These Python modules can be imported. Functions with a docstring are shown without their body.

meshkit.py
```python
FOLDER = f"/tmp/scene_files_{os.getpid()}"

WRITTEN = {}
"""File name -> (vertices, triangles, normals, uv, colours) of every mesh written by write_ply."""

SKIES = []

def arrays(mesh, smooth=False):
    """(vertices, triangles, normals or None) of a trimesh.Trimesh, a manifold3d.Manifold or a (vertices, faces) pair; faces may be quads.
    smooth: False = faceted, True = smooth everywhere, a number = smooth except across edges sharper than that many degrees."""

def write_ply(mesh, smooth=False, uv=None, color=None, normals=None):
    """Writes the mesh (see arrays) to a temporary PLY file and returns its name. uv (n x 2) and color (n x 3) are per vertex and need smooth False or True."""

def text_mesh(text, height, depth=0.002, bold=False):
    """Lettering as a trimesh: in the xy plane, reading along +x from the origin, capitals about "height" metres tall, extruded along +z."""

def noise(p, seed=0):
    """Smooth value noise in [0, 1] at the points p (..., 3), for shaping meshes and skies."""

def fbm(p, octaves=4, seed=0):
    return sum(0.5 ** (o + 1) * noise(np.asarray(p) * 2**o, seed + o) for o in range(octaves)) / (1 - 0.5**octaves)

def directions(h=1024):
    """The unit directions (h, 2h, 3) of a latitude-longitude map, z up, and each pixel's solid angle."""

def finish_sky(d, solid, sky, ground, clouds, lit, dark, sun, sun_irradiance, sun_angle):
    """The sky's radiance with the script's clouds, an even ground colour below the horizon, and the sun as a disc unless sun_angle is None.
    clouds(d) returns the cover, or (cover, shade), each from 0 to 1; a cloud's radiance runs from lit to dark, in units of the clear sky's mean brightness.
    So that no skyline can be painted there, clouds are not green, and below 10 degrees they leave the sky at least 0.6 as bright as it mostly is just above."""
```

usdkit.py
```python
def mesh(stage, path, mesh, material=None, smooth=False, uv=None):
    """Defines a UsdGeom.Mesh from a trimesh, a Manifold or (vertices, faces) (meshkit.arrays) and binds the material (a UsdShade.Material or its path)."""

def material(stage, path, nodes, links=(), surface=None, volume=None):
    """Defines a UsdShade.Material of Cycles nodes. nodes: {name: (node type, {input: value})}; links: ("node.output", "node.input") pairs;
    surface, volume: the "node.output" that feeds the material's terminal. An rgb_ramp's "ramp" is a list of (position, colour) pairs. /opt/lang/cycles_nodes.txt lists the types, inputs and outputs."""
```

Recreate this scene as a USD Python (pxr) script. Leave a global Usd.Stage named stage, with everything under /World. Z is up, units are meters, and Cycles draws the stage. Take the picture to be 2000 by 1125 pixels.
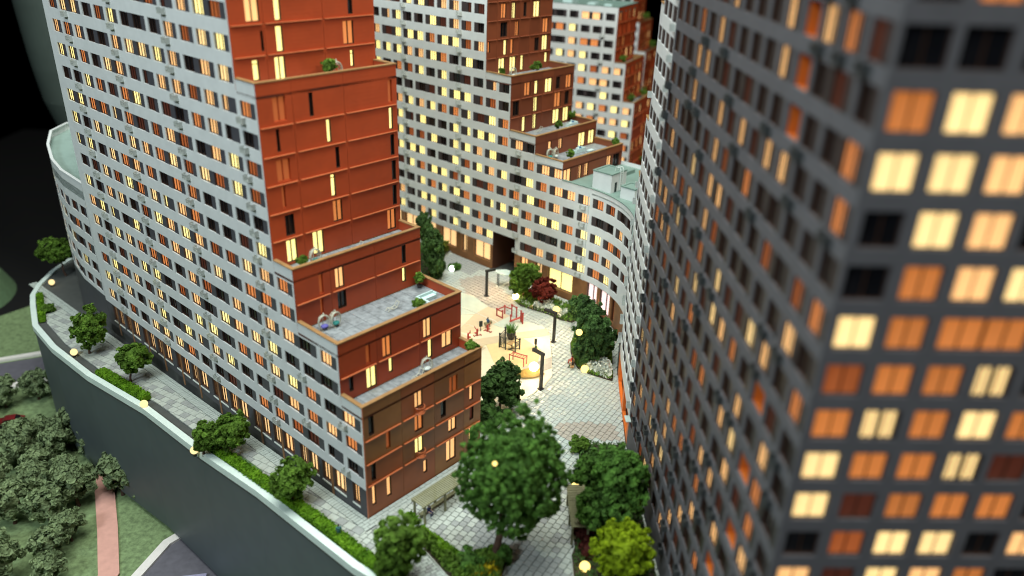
import math, random
import numpy as np
import manifold3d as m3
from shapely.geometry import Polygon, Point, LineString, box as sbox
from shapely.prepared import prep
from pxr import Usd, UsdGeom, UsdLux, UsdShade, Gf, Sdf, Vt
import usdkit, meshkit

stage = Usd.Stage.CreateInMemory()
UsdGeom.SetStageUpAxis(stage, UsdGeom.Tokens.z)
UsdGeom.SetStageMetersPerUnit(stage, 1.0)
UsdGeom.Xform.Define(stage, '/World')
UsdGeom.Scope.Define(stage, '/World/Looks')

# ------------------------------------------------------------------ camera
TH, RO, FPX = math.radians(25.7264), math.radians(2.1216), 1532.8
FW = np.array([0, math.cos(TH), -math.sin(TH)]); RT = np.array([1., 0, 0]); UP = np.cross(RT, FW)
R2 = math.cos(RO) * RT + math.sin(RO) * UP
U2 = -math.sin(RO) * RT + math.cos(RO) * UP
CAM = np.array([0., 0., 1.])
cam = UsdGeom.Camera.Define(stage, '/World/camera')
M = Gf.Matrix4d(*[float(x) for row in ((*R2, 0), (*U2, 0), (*(-FW), 0), (*CAM, 1)) for x in row])
cam.AddTransformOp().Set(M)
cam.CreateHorizontalApertureAttr(36.0)
cam.CreateFocalLengthAttr(36.0 * FPX / 2000)
cam.CreateFStopAttr(1.75)
cam.CreateFocusDistanceAttr(1.76)
cam.CreateClippingRangeAttr(Gf.Vec2f(0.02, 100.0))
cam.CreateExposureAttr(0.15)

# ------------------------------------------------------------------ lamps of the exhibition hall (all above the picture)
def rect_light(name, pos, target, w, h, inten, col):
    L = UsdLux.RectLight.Define(stage, '/World/' + name)
    z = np.array(pos, float) - np.array(target, float); z /= np.linalg.norm(z)
    x = np.cross([0, 0, 1.0], z) if abs(z[2]) < .98 else np.array([1., 0, 0]); x /= np.linalg.norm(x); y = np.cross(z, x)
    L.AddTransformOp().Set(Gf.Matrix4d(*[float(v) for r in ((*x, 0), (*y, 0), (*z, 0), (*pos, 1)) for v in r]))
    L.CreateWidthAttr(w); L.CreateHeightAttr(h); L.CreateIntensityAttr(inten); L.CreateColorAttr(Gf.Vec3f(*col))
    return L
rect_light('ceiling_light_panel', (-0.2, 1.1, 3.4), (-0.2, 1.2, 0), 2.4, 2.4, 9.8, (.95, 1.0, .94))
rect_light('hall_spotlight', (-2.0, -1.2, 2.7), (-0.3, 1.5, 0.4), .7, .7, 48.0, (.80, .94, 1.0))
rect_light('side_spotlight', (2.2, 0.0, 3.0), (-0.1, 1.4, 0.4), .5, .5, 52.0, (1.0, .90, .78))

# ------------------------------------------------------------------ frame of the model: s along the red walls, t along the white fronts
YA = math.radians(41.05)
O = np.array([-.2447, 1.0945, 0.])
D1 = np.array([math.sin(YA), math.cos(YA), 0]); D2 = np.array([-math.cos(YA), math.sin(YA), 0]); Z = np.array([0, 0, 1.])
def W(s, t, z=0.): return O + D1 * s + D2 * t + Z * z

# ------------------------------------------------------------------ naming and mesh helpers
COUNT = {}
def numbered(parent, name):
    k = (str(parent), name); n = COUNT.get(k, 0); COUNT[k] = n + 1
    return name if n == 0 else '%s_%03d' % (name, n)
def path_of(p): return '/World' if p is None else str(p.GetPath())
def tag(o, label=None, cat=None, group=None, kind=None):
    for k, v in (('label', label), ('category', cat), ('group', group), ('kind', kind)):
        if v: o.SetCustomDataByKey(k, v)
    return o
def empty(name, loc=(0, 0, 0), rz=0., label=None, cat=None, group=None, parent=None):
    pp = path_of(parent)
    x = UsdGeom.Xform.Define(stage, pp + '/' + numbered(pp, name))
    x.AddTranslateOp().Set(Gf.Vec3d(*[float(v) for v in loc])); x.AddRotateZOp().Set(math.degrees(rz))
    return tag(x.GetPrim(), label, cat, group)
def copy_of(src, name, loc, rz=0., label=None, scale=1.0, group=None):
    was = src.GetCustomData()
    x = UsdGeom.Xform.Define(stage, '/World/' + numbered('/World', name))
    x.GetPrim().GetReferences().AddInternalReference(src.GetPath())
    x.ClearXformOpOrder()
    x.AddTranslateOp().Set(Gf.Vec3d(*[float(v) for v in loc])); x.AddRotateZOp().Set(math.degrees(rz))
    if scale != 1.0: x.AddScaleOp().Set(Gf.Vec3f(scale))
    x.GetPrim().SetInstanceable(True)
    return tag(x.GetPrim(), label, was.get('category'), group or was.get('group'))
MATS = {}
def bind(prim, mat): UsdShade.MaterialBindingAPI.Apply(prim).Bind(MATS[mat])
def define(name, parent, V, counts, idx, mat, normals=None):
    pp = path_of(parent)
    m = UsdGeom.Mesh.Define(stage, pp + '/' + numbered(pp, name))
    m.CreatePointsAttr(Vt.Vec3fArray.FromNumpy(np.ascontiguousarray(V, np.float32)))
    m.CreateFaceVertexCountsAttr(Vt.IntArray.FromNumpy(np.ascontiguousarray(counts, np.int32)))
    m.CreateFaceVertexIndicesAttr(Vt.IntArray.FromNumpy(np.ascontiguousarray(idx, np.int32)))
    m.CreateSubdivisionSchemeAttr('none')
    if normals is not None:
        m.CreateNormalsAttr(Vt.Vec3fArray.FromNumpy(np.ascontiguousarray(normals, np.float32))); m.SetNormalsInterpolation('vertex')
    bind(m.GetPrim(), mat)
    return m.GetPrim()
BF = np.array([[0, 3, 2, 1], [4, 5, 6, 7], [0, 1, 5, 4], [2, 3, 7, 6], [1, 2, 6, 5], [3, 0, 4, 7]])
class MB:
    """collects quads and triangles into one mesh"""
    def __init__(self): self.v = []; self.q = []; self.t = []; self.n = 0
    def add(self, V, F):
        V = np.asarray(V, float).reshape(-1, 3); F = np.asarray(F, int)
        (self.q if F.shape[1] == 4 else self.t).append(F + self.n); self.v.append(V); self.n += len(V); return self
    def quad(self, a, b, c, d): return self.add([a, b, c, d], [[0, 1, 2, 3]])
    def box(self, o, x, y, z):
        """box from corner o with edge vectors x, y, z"""
        o, x, y, z = (np.asarray(k, float) for k in (o, x, y, z))
        V = [o, o + x, o + x + y, o + y, o + z, o + x + z, o + x + y + z, o + y + z]
        F = BF if np.dot(np.cross(x, y), z) > 0 else BF[:, ::-1]
        return self.add(V, F)
    def abox(self, lo, hi):
        lo, hi = np.asarray(lo, float), np.asarray(hi, float); d = hi - lo
        return self.box(lo, (d[0], 0, 0), (0, d[1], 0), (0, 0, d[2]))
    def tube(self, pts, r, n=6, cap=True):
        pts = np.asarray(pts, float); r = np.broadcast_to(r, len(pts))
        tg = np.gradient(pts, axis=0); tg /= np.maximum(np.linalg.norm(tg, axis=1, keepdims=True), 1e-12)
        ref = np.array([0, 0, 1.]) if abs(tg[0, 2]) < .9 else np.array([1., 0, 0])
        V = []
        for p, d, rr in zip(pts, tg, r):
            a = np.cross(ref, d); na = np.linalg.norm(a)
            a = np.cross([1., .3, 0], d) if na < 1e-6 else a
            a /= np.linalg.norm(a); b = np.cross(d, a); ref = np.cross(d, np.cross(ref, d)) if na > .2 else ref
            for k in range(n):
                g = 2 * math.pi * k / n; V.append(p + rr * (math.cos(g) * a + math.sin(g) * b))
        F = [[i * n + k, i * n + (k + 1) % n, (i + 1) * n + (k + 1) % n, (i + 1) * n + k] for i in range(len(pts) - 1) for k in range(n)]
        self.add(V, F)
        if cap:
            for i, s in ((0, -1), (len(pts) - 1, 1)):
                ring = V[i * n:(i + 1) * n]; c = np.mean(ring, 0)
                self.add([c] + list(ring), [[0, 1 + k, 1 + (k + 1) % n][::s] for k in range(n)])
        return self
    def lathe(self, prof, o=(0, 0, 0), n=12):
        o = np.asarray(o, float); V = [o + np.array([r * math.cos(2 * math.pi * k / n), r * math.sin(2 * math.pi * k / n), z]) for r, z in prof for k in range(n)]
        F = [[i * n + k, i * n + (k + 1) % n, (i + 1) * n + (k + 1) % n, (i + 1) * n + k] for i in range(len(prof) - 1) for k in range(n)]
        return self.add(V, F)
    def poly(self, P, z0, z1):
        """vertical prism of a plan polygon (xy list, z0 and z1 numbers or functions of x, y)"""
        import mapbox_earcut as ec
        pg = Polygon(P)
        xy = np.array(pg.exterior.coords)[:-1]
        if not pg.exterior.is_ccw: xy = xy[::-1]
        tri = ec.triangulate_float64(xy, np.array([len(xy)], np.uint32)).reshape(-1, 3)
        f0 = z0 if callable(z0) else (lambda x, y: z0); f1 = z1 if callable(z1) else (lambda x, y: z1)
        a = np.array([[x, y, f1(x, y)] for x, y in xy]); b = np.array([[x, y, f0(x, y)] for x, y in xy]); n = len(xy)
        self.add(a, tri); self.add(b, tri[:, ::-1])
        for i in range(n): j = (i + 1) % n; self.quad(b[i], b[j], a[j], a[i])
        return self
    def trimesh(self, tm): return self.add(tm.vertices, tm.faces)
    def build(self, name, mat, parent=None, **tags):
        V = np.vstack(self.v)
        Q = np.vstack(self.q) if self.q else np.zeros((0, 4), int); T = np.vstack(self.t) if self.t else np.zeros((0, 3), int)
        p = define(name, parent, V, np.r_[np.full(len(Q), 4), np.full(len(T), 3)], np.r_[Q.ravel(), T.ravel()], mat)
        return tag(p, **tags) if tags else p

# ------------------------------------------------------------------ materials
def mat(name, nodes, links, surface='p.BSDF'):
    MATS[name] = usdkit.material(stage, '/World/Looks/' + name, nodes, links, surface=surface)
def plain(name, col, rough=.6, var=.12, scale=60., bump=0., bscale=300., metal=0., spec=.4, island=0.):
    c = np.array(col, float)
    n = {'geo': ('geometry', {}), 'n': ('noise_texture', {'scale': scale, 'detail': 4.0, 'roughness': .6}),
         'r': ('rgb_ramp', {'ramp': [(.3, tuple(c * (1 - var))), (.7, tuple(np.minimum(c * (1 + var), 1)))]}),
         'p': ('principled_bsdf', {'roughness': rough, 'metallic': metal, 'specular_ior_level': spec})}
    l = [('geo.position', 'n.vector'), ('n.fac', 'r.fac')]
    out = 'r.color'
    if island:
        n['ir'] = ('map_range', {'from_min': 0., 'from_max': 1., 'to_min': 1 - island, 'to_max': 1 + island})
        n['ic'] = ('combine_color', {}); n['mx'] = ('mix', {'mix_type': 'multiply', 'fac': 1.0})
        l += [('geo.random_per_island', 'ir.value'), ('ir.result', 'ic.r'), ('ir.result', 'ic.g'), ('ir.result', 'ic.b'), (out, 'mx.color1'), ('ic.color', 'mx.color2')]
        out = 'mx.color'
    l.append((out, 'p.base_color'))
    if bump:
        n['bn'] = ('noise_texture', {'scale': bscale, 'detail': 3.0}); n['b'] = ('bump', {'strength': bump, 'distance': .001})
        l += [('geo.position', 'bn.vector'), ('bn.fac', 'b.height'), ('b.normal', 'p.normal')]
    mat(name, n, l)
def glow(name, col, strength, base=(.5, .35, .2), var=.25, rough=.25):
    """a back-lit window pane: translucent film with a little unevenness, differing from pane to pane"""
    c = np.array(col, float)
    mat(name, {'geo': ('geometry', {}), 'oi': ('object_info', {}), 'mp': ('mapping', {'scale': (1., 1., .10)}), 'n': ('noise_texture', {'scale': 110., 'detail': 3.0}),
               'add': ('math', {'math_type': 'multiply_add', 'value2': .6, 'value3': -.05}), 'sum': ('math', {'math_type': 'multiply_add', 'value2': .5}),
               'r': ('rgb_ramp', {'ramp': [(0., tuple(c * (1 - var))), (.5, tuple(c)), (1., tuple(c * (1 + var * .6)))]}),
               'p': ('principled_bsdf', {'base_color': base, 'roughness': rough, 'emission_strength': strength, 'specular_ior_level': .3})},
        [('geo.position', 'mp.vector'), ('mp.vector', 'n.vector'), ('oi.random', 'add.value1'), ('n.fac', 'sum.value1'), ('add.value', 'sum.value3'), ('sum.value', 'r.fac'), ('r.color', 'p.emission_color')])
def foliage(name, cols, transl=.25):
    mat(name, {'geo': ('geometry', {}), 'n': ('noise_texture', {'scale': 38., 'detail': 3.0}),
               'ad': ('math', {'math_type': 'multiply_add', 'value2': .55}), 'ns': ('math', {'math_type': 'multiply_add', 'value2': 1.0, 'value3': -.27}),
               'r': ('rgb_ramp', {'ramp': [(i / (len(cols) - 1), c) for i, c in enumerate(cols)]}),
               'p': ('principled_bsdf', {'roughness': .75, 'specular_ior_level': .2}), 't': ('translucent_bsdf', {}), 'm': ('mix_closure', {'fac': transl})},
        [('geo.position', 'n.vector'), ('n.fac', 'ns.value1'), ('geo.random_per_island', 'ad.value1'), ('ns.value', 'ad.value3'), ('ad.value', 'r.fac'),
         ('r.color', 'p.base_color'), ('r.color', 't.color'), ('p.BSDF', 'm.closure1'), ('t.BSDF', 'm.closure2')], surface='m.closure')

plain('white_render', (.66, .68, .67), .75, .05, 40, .35, 520)
plain('white_plastic', (.62, .68, .64), .5, .04)
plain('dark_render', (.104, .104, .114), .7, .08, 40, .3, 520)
plain('dark_plinth', (.06, .06, .068), .6, .1, 40, .3, 500)
plain('basket_grey', (.46, .49, .46), .5, .05)
plain('dark_plastic', (.045, .05, .05), .45, .1)
def ribbed(name, col, var, spec=.45, rough=.5):
    c = np.array(col)
    mat(name, {'geo': ('geometry', {}), 'n': ('noise_texture', {'scale': 22., 'detail': 5.0, 'roughness': .65}),
               'r': ('rgb_ramp', {'ramp': [(.25, tuple(c * (1 - var))), (.75, tuple(c * (1 + var)))]}),
               'sx': ('separate_xyz', {}), 'w': ('math', {'math_type': 'multiply', 'value2': 900.}), 'si': ('math', {'math_type': 'sine'}),
               'b': ('bump', {'strength': .04, 'distance': .0006}), 'p': ('principled_bsdf', {'roughness': rough, 'specular_ior_level': spec})},
        [('geo.position', 'n.vector'), ('n.fac', 'r.fac'), ('r.color', 'p.base_color'), ('geo.position', 'sx.vector'), ('sx.z', 'w.value1'), ('w.value', 'si.value1'),
         ('si.value', 'b.height'), ('b.normal', 'p.normal')])
ribbed('red_panel', (.44, .066, .016), .12)
ribbed('red_panel_b', (.38, .058, .016), .12)
ribbed('brown_panel', (.25, .085, .020), .18, .5, .38)
ribbed('brown_panel_c', (.34, .085, .019), .18, .5, .38)
ribbed('brown_panel_b', (.31, .12, .026), .18, .5, .38)
ribbed('russet_panel', (.19, .050, .020), .12)
ribbed('russet_panel_b', (.23, .060, .023), .12)
plain('red_ledge', (.54, .15, .055), .4, .1, 60, spec=.6)
plain('russet_ledge', (.33, .10, .045), .4, .1, 60, spec=.6)
plain('cap_brown', (.30, .165, .065), .45, .15, 50)
plain('joint_dark', (.10, .022, .010), .8, .05)
plain('wood_brown', (.23, .105, .04), .55, .2, 40)
plain('orange_lining', (.62, .15, .02), .5, .1)
plain('passage_brown', (.075, .030, .018), .6, .1)
plain('shutter', (.052, .040, .041), .45, .1, 80)
plain('shutter_grey', (.070, .068, .078), .5, .1, 80)
plain('shutter_black', (.032, .027, .027), .45, .1, 80)
plain('frame_brown', (.05, .022, .012), .5, .1)
plain('dark_glass', (.010, .010, .012), .12, .2, spec=.6)
glow('pane_yellow', (1.0, .84, .27), 1.35, (.6, .5, .3), .16)
glow('pane_gold', (1.0, .68, .27), 1.15, (.6, .45, .25), .18)
glow('pane_bronze', (.62, .185, .035), .72, (.4, .16, .07), .3)
glow('pane_amber', (1.0, .52, .19), 1.0, (.6, .4, .2), .18)
glow('pane_orange', (.80, .25, .062), .75, (.4, .16, .07), .25)
glow('pane_rust', (.45, .10, .022), .55, (.3, .1, .04), .3)
glow('pane_maroon', (.10, .022, .010), .5, (.06, .025, .02), .4)
glow('pane_copper', (.50, .12, .028), .35, (.45, .13, .05), .2)
glow('pane_pink', (1.0, .75, .72), .9, (.7, .5, .5), .15)
glow('pane_shop', (1.0, .62, .27), .95, (.6, .4, .2), .12)
def lampmat(name, col, st): mat(name, {'e': ('emission', {'color': col, 'strength': st})}, [], surface='e.emission')
lampmat('globe_warm', (1.0, .74, .22), 2.1)
lampmat('globe_soft', (1.0, .78, .36), 1.25)
lampmat('globe_bright', (1.0, .72, .30), 14.0)
lampmat('globe_white', (.95, 1.0, .93), 4.5)
lampmat('led_warm', (1.0, .72, .40), 640.0)
plain('roof_green', (.17, .25, .215), .55, .1, 30)
plain('terrace_tile', (.22, .24, .25), .65, .35, 90, .3)
plain('mint_roof', (.27, .37, .33), .6, .1, 20)
plain('pale_blue', (.52, .68, .66), .5, .05)
plain('paver_a', (.455, .495, .445), .75, .10, 120, .3, 900, island=.09)
plain('paver_warm', (.40, .365, .305), .75, .10, 120, .3, 900, island=.08)
plain('paver_grey', (.33, .35, .335), .75, .12, 120, .3, 900, island=.10)
plain('paver_joint', (.07, .075, .07), .9, .1)
plain('brick_pale', (.43, .48, .44), .75, .10, 120, .3, 900, island=.08)
plain('rubber_cream', (.68, .60, .42), .85, .05, 60, .2, 1500)
plain('rubber_sand', (.56, .45, .29), .85, .05, 60, .2, 1500)
plain('rubber_mint', (.50, .55, .44), .85, .05, 60, .2, 1500)
plain('rubber_yellow', (.66, .52, .26), .85, .05, 60, .2, 1500)
plain('line_white', (.8, .78, .66), .7, .05)
plain('podium_grey', (.078, .098, .104), .55, .06, 20)
plain('rim_white', (.62, .72, .67), .5, .05, 30)
plain('soil', (.045, .035, .022), .95, .3, 80, .6)
plain('lawn_dark', (.10, .17, .085), .9, .25, 140, .5, 700)
plain('bark', (.085, .045, .03), .9, .35, 90, .6, 400)
plain('pot_dark', (.05, .045, .045), .5, .1)
plain('metal_black', (.022, .020, .020), .35, .1, spec=.5)
plain('toy_red', (.42, .030, .018), .35, .08, spec=.5)
plain('toy_black', (.030, .033, .030), .4, .1)
plain('timber', (.42, .25, .10), .6, .2)
plain('olive_wood', (.23, .225, .125), .6, .12, 60)
plain('gold_slat', (.30, .20, .05), .45, .1)
plain('canopy_glass', (.42, .52, .49), .25, .05)
plain('skin', (.52, .33, .24), .6, .05)
plain('hair_dark', (.025, .016, .012), .6, .1)
plain('cloth_teal', (.05, .15, .15), .8, .1)
plain('cloth_navy', (.018, .022, .08), .8, .1)
plain('cloth_red', (.40, .05, .03), .8, .1)
plain('cloth_green', (.06, .11, .04), .8, .1)
plain('cloth_blue', (.03, .10, .24), .8, .1)
plain('cushion_violet', (.13, .12, .42), .8, .1)
plain('cushion_teal', (.03, .22, .2), .8, .1)
plain('rattan', (.50, .50, .40), .6, .1)
plain('asphalt', (.11, .105, .125), .85, .12, 60, .3, 800)
plain('path_pink', (.62, .33, .27), .8, .08)
plain('lilac_paving', (.30, .29, .42), .8, .06)
plain('kerb_white', (.72, .68, .64), .7, .05)
plain('turf', (.17, .24, .11), .95, .35, 90, .6, 500)
plain('car_red', (.16, .012, .016), .25, .05, spec=.6)
plain('tyre', (.015, .015, .015), .7, .1)
plain('back_panel', (.055, .075, .065), .7, .1, 6)
foliage('leaf_deep', [(.045, .100, .020), (.120, .27, .045), (.25, .47, .085), (.40, .62, .17)], .3)
foliage('leaf_mid', [(.060, .110, .016), (.155, .285, .038), (.30, .48, .070), (.45, .62, .14)], .3)
foliage('leaf_dark', [(.035, .068, .022), (.095, .190, .050), (.20, .34, .095), (.34, .50, .18)], .3)
foliage('leaf_lime', [(.12, .18, .004), (.28, .39, .010), (.42, .56, .025), (.52, .66, .06)])
foliage('leaf_red', [(.08, .012, .009), (.22, .034, .020), (.40, .070, .036), (.52, .14, .07)])
foliage('leaf_maroon', [(.05, .012, .009), (.11, .024, .018), (.19, .045, .03)])
foliage('leaf_hedge', [(.06, .15, .006), (.15, .31, .014), (.28, .48, .035), (.38, .56, .08)])
foliage('leaf_olive', [(.09, .11, .012), (.20, .23, .025), (.34, .37, .05)])
foliage('leaf_far', [(.15, .20, .10), (.26, .34, .17), (.36, .45, .25), (.46, .53, .36)])
foliage('petal_white', [(.66, .70, .60), (.80, .82, .75), (.88, .89, .85)], .2)
foliage('petal_yellow', [(.45, .32, .01), (.65, .50, .02), (.75, .62, .05)], .2)

# ------------------------------------------------------------------ window fronts
class Path:
    """a plan polyline, u measured along it, the outward side on its right-hand or left-hand"""
    def __init__(self, pts, side):
        self.p = np.array([tuple(q)[:2] for q in pts], float); d = np.diff(self.p, axis=0); L = np.linalg.norm(d, axis=1)
        self.u = np.r_[0, np.cumsum(L)]; d /= L[:, None]
        t = np.vstack([d[:1], d[:-1] + d[1:], d[-1:]]); t /= np.linalg.norm(t, axis=1, keepdims=True)
        self.n = np.c_[t[:, 1], -t[:, 0]] * side; self.side = side; self.len = self.u[-1]
    def __call__(self, u, z, dep=0.):
        x = np.interp(u, self.u, self.p[:, 0]); y = np.interp(u, self.u, self.p[:, 1])
        nx = np.interp(u, self.u, self.n[:, 0]); ny = np.interp(u, self.u, self.n[:, 1])
        return np.array([x - nx * dep, y - ny * dep, z])
    def cuts(self, a, b): return [a] + [u for u in self.u if a + 1e-6 < u < b - 1e-6] + [b]
    def face(self, mb, a, b, z0, z1, dep=0.):
        c = self.cuts(a, b)
        for i in range(len(c) - 1):
            q = [self(c[i], z0, dep), self(c[i + 1], z0, dep), self(c[i + 1], z1, dep), self(c[i], z1, dep)]
            mb.quad(*(q if self.side > 0 else q[::-1]))
    def slab(self, mb, a, b, z0, z1, d0, d1):
        """closed block between depths d0 < d1"""
        c = self.cuts(a, b)
        for i in range(len(c) - 1):
            A = [self(c[i], z0, d0), self(c[i + 1], z0, d0), self(c[i + 1], z0, d1), self(c[i], z0, d1)]
            V = A + [p + Z * (z1 - z0) for p in A]
            mb.add(V, BF if self.side < 0 else BF[:, ::-1])
PANE = {'b': 'pane_bronze', 'y': 'pane_yellow', 'g': 'pane_gold', 'a': 'pane_amber', 'o': 'pane_orange', 'r': 'pane_rust', 'm': 'pane_maroon', 'd': 'dark_glass', 'u': 'pane_copper',
        'h': 'pane_orange', 's': 'pane_shop', 'p': 'pane_pink'}
def wall_row(mb, P, ua, ub, z0, z1, ops, dep):
    """one storey strip of wall with its openings (u0, u1, zb, zt) and their reveals"""
    ops = sorted(ops)
    if not ops: P.face(mb, ua, ub, z0, z1); return
    cur = ua
    for (a, b, zb, zt) in ops:
        P.face(mb, cur, a, z0, z1); P.face(mb, a, b, z0, zb); P.face(mb, a, b, zt, z1); cur = b
        c = P.cuts(a, b); f = (lambda *q: mb.quad(*q)) if P.side > 0 else (lambda *q: mb.quad(*q[::-1]))
        f(P(a, zb), P(a, zt), P(a, zt, dep), P(a, zb, dep)); f(P(b, zt), P(b, zb), P(b, zb, dep), P(b, zt, dep))
        for i in range(len(c) - 1):
            p, q = c[i], c[i + 1]
            f(P(p, zb, dep), P(q, zb, dep), P(q, zb), P(p, zb)); f(P(p, zt), P(q, zt), P(q, zt, dep), P(p, zt, dep))
    P.face(mb, cur, ub, z0, z1)
SHUT = {'stepped_tower': 'shutter_grey', 'low_wing': 'shutter_grey', 'dark_tower': 'shutter_black'}
def window(b, P, a, c, zb, zt, codes, dep, side=0, panel=.36, rng=random, mull=2, sill=True):
    """an opening: for each code a dark shutter panel and a pane with dark bars; side 0 = panel first along u, 1 = last, None = no panel"""
    n = len(codes); w = (c - a) / n; fr = MB(); e = .0009
    panes, panels = [], []
    for i, k in enumerate(codes):
        pw = 0. if side is None else panel
        if k.isupper(): pw = .62
        pw *= w
        x0, x1 = a + i * w, a + (i + 1) * w
        if side == 0: pa, pb, ga, gb = x0, x0 + pw, x0 + pw, x1
        elif side == 1: pa, pb, ga, gb = x1 - pw, x1, x0, x1 - pw
        else: pa, pb, ga, gb = x0, x0, x0, x1
        if pb - pa > 1e-4: panels.append((pa, pb))
        panes.append((ga, gb, k.lower()))
        P.slab(fr, ga, ga + e, zb, zt, dep * .45, dep); P.slab(fr, gb - e, gb, zb, zt, dep * .45, dep)
        P.slab(fr, ga + e, gb - e, zb, zb + e, dep * .45, dep); P.slab(fr, ga + e, gb - e, zt - e, zt, dep * .45, dep)
        nm = mull if (gb - ga) > .018 else 1
        for j in range(1, nm + 1):
            x = ga + (gb - ga) * j / (nm + 1); P.slab(fr, x - .00035, x + .00035, zb + e, zt - e, dep * .6, dep)
    f = fr.build('window', 'frame_brown', b)
    for ga, gb, k in panes:
        m = MB(); P.face(m, ga, gb, zb, zt, dep - .0002); m.build('pane', PANE[k], f)
    for pa, pb in panels:
        m = MB(); P.slab(m, pa + .0002, pb, zb + .0002, zt - .0002, dep * .16, dep); m.build('shutter_panel', SHUT.get(b.GetName(), 'shutter'), f)
    return f
def basket(b, P, u, zt, matn, w=.0168, h=.0112, d=.0080):
    """slotted basket for an air conditioner, hung under a window"""
    m = MB(); e = .0006
    a, c, z0 = u - w / 2, u + w / 2, zt - h
    P.slab(m, a, c, z0, z0 + e, -d, .0003); matn = 'basket_grey' if matn == 'white_plastic' else matn; P.slab(m, a, a + e, z0 + e, zt, -d, .0003); P.slab(m, c - e, c, z0 + e, zt, -d, .0003)
    P.slab(m, a + e, c - e, zt - e * 1.6, zt, -d, -d + e); P.slab(m, a + e, c - e, z0 + e, z0 + e * 2.6, -d, -d + e); P.slab(m, a + e, c - e, (z0 + zt) / 2 - e / 2, (z0 + zt) / 2 + e / 2, -d, -d + e)
    for j in range(1, 7):
        x = a + w * j / 7; P.slab(m, x - e / 2, x + e / 2, z0 + e, zt - e, -d + e * .2, -d + e * .9)
    return m.build('air_conditioner_basket', matn, b)
def rand_code(rng, wts): return rng.choices('yaormd', weights=wts)[0]
def auto_row(rng, cells, wts, pdouble=.18):
    """random window codes for a run of cells: list of (first cell, codes)"""
    out, i = [], 0
    while i < cells:
        n = 2 if i + 1 < cells and rng.random() < pdouble else 1
        cs = ''.join(rand_code(rng, wts) for _ in range(n))
        if n == 1 and rng.random() < .16: cs = cs.upper()
        out.append((i, cs)); i += n
    return out

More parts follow.
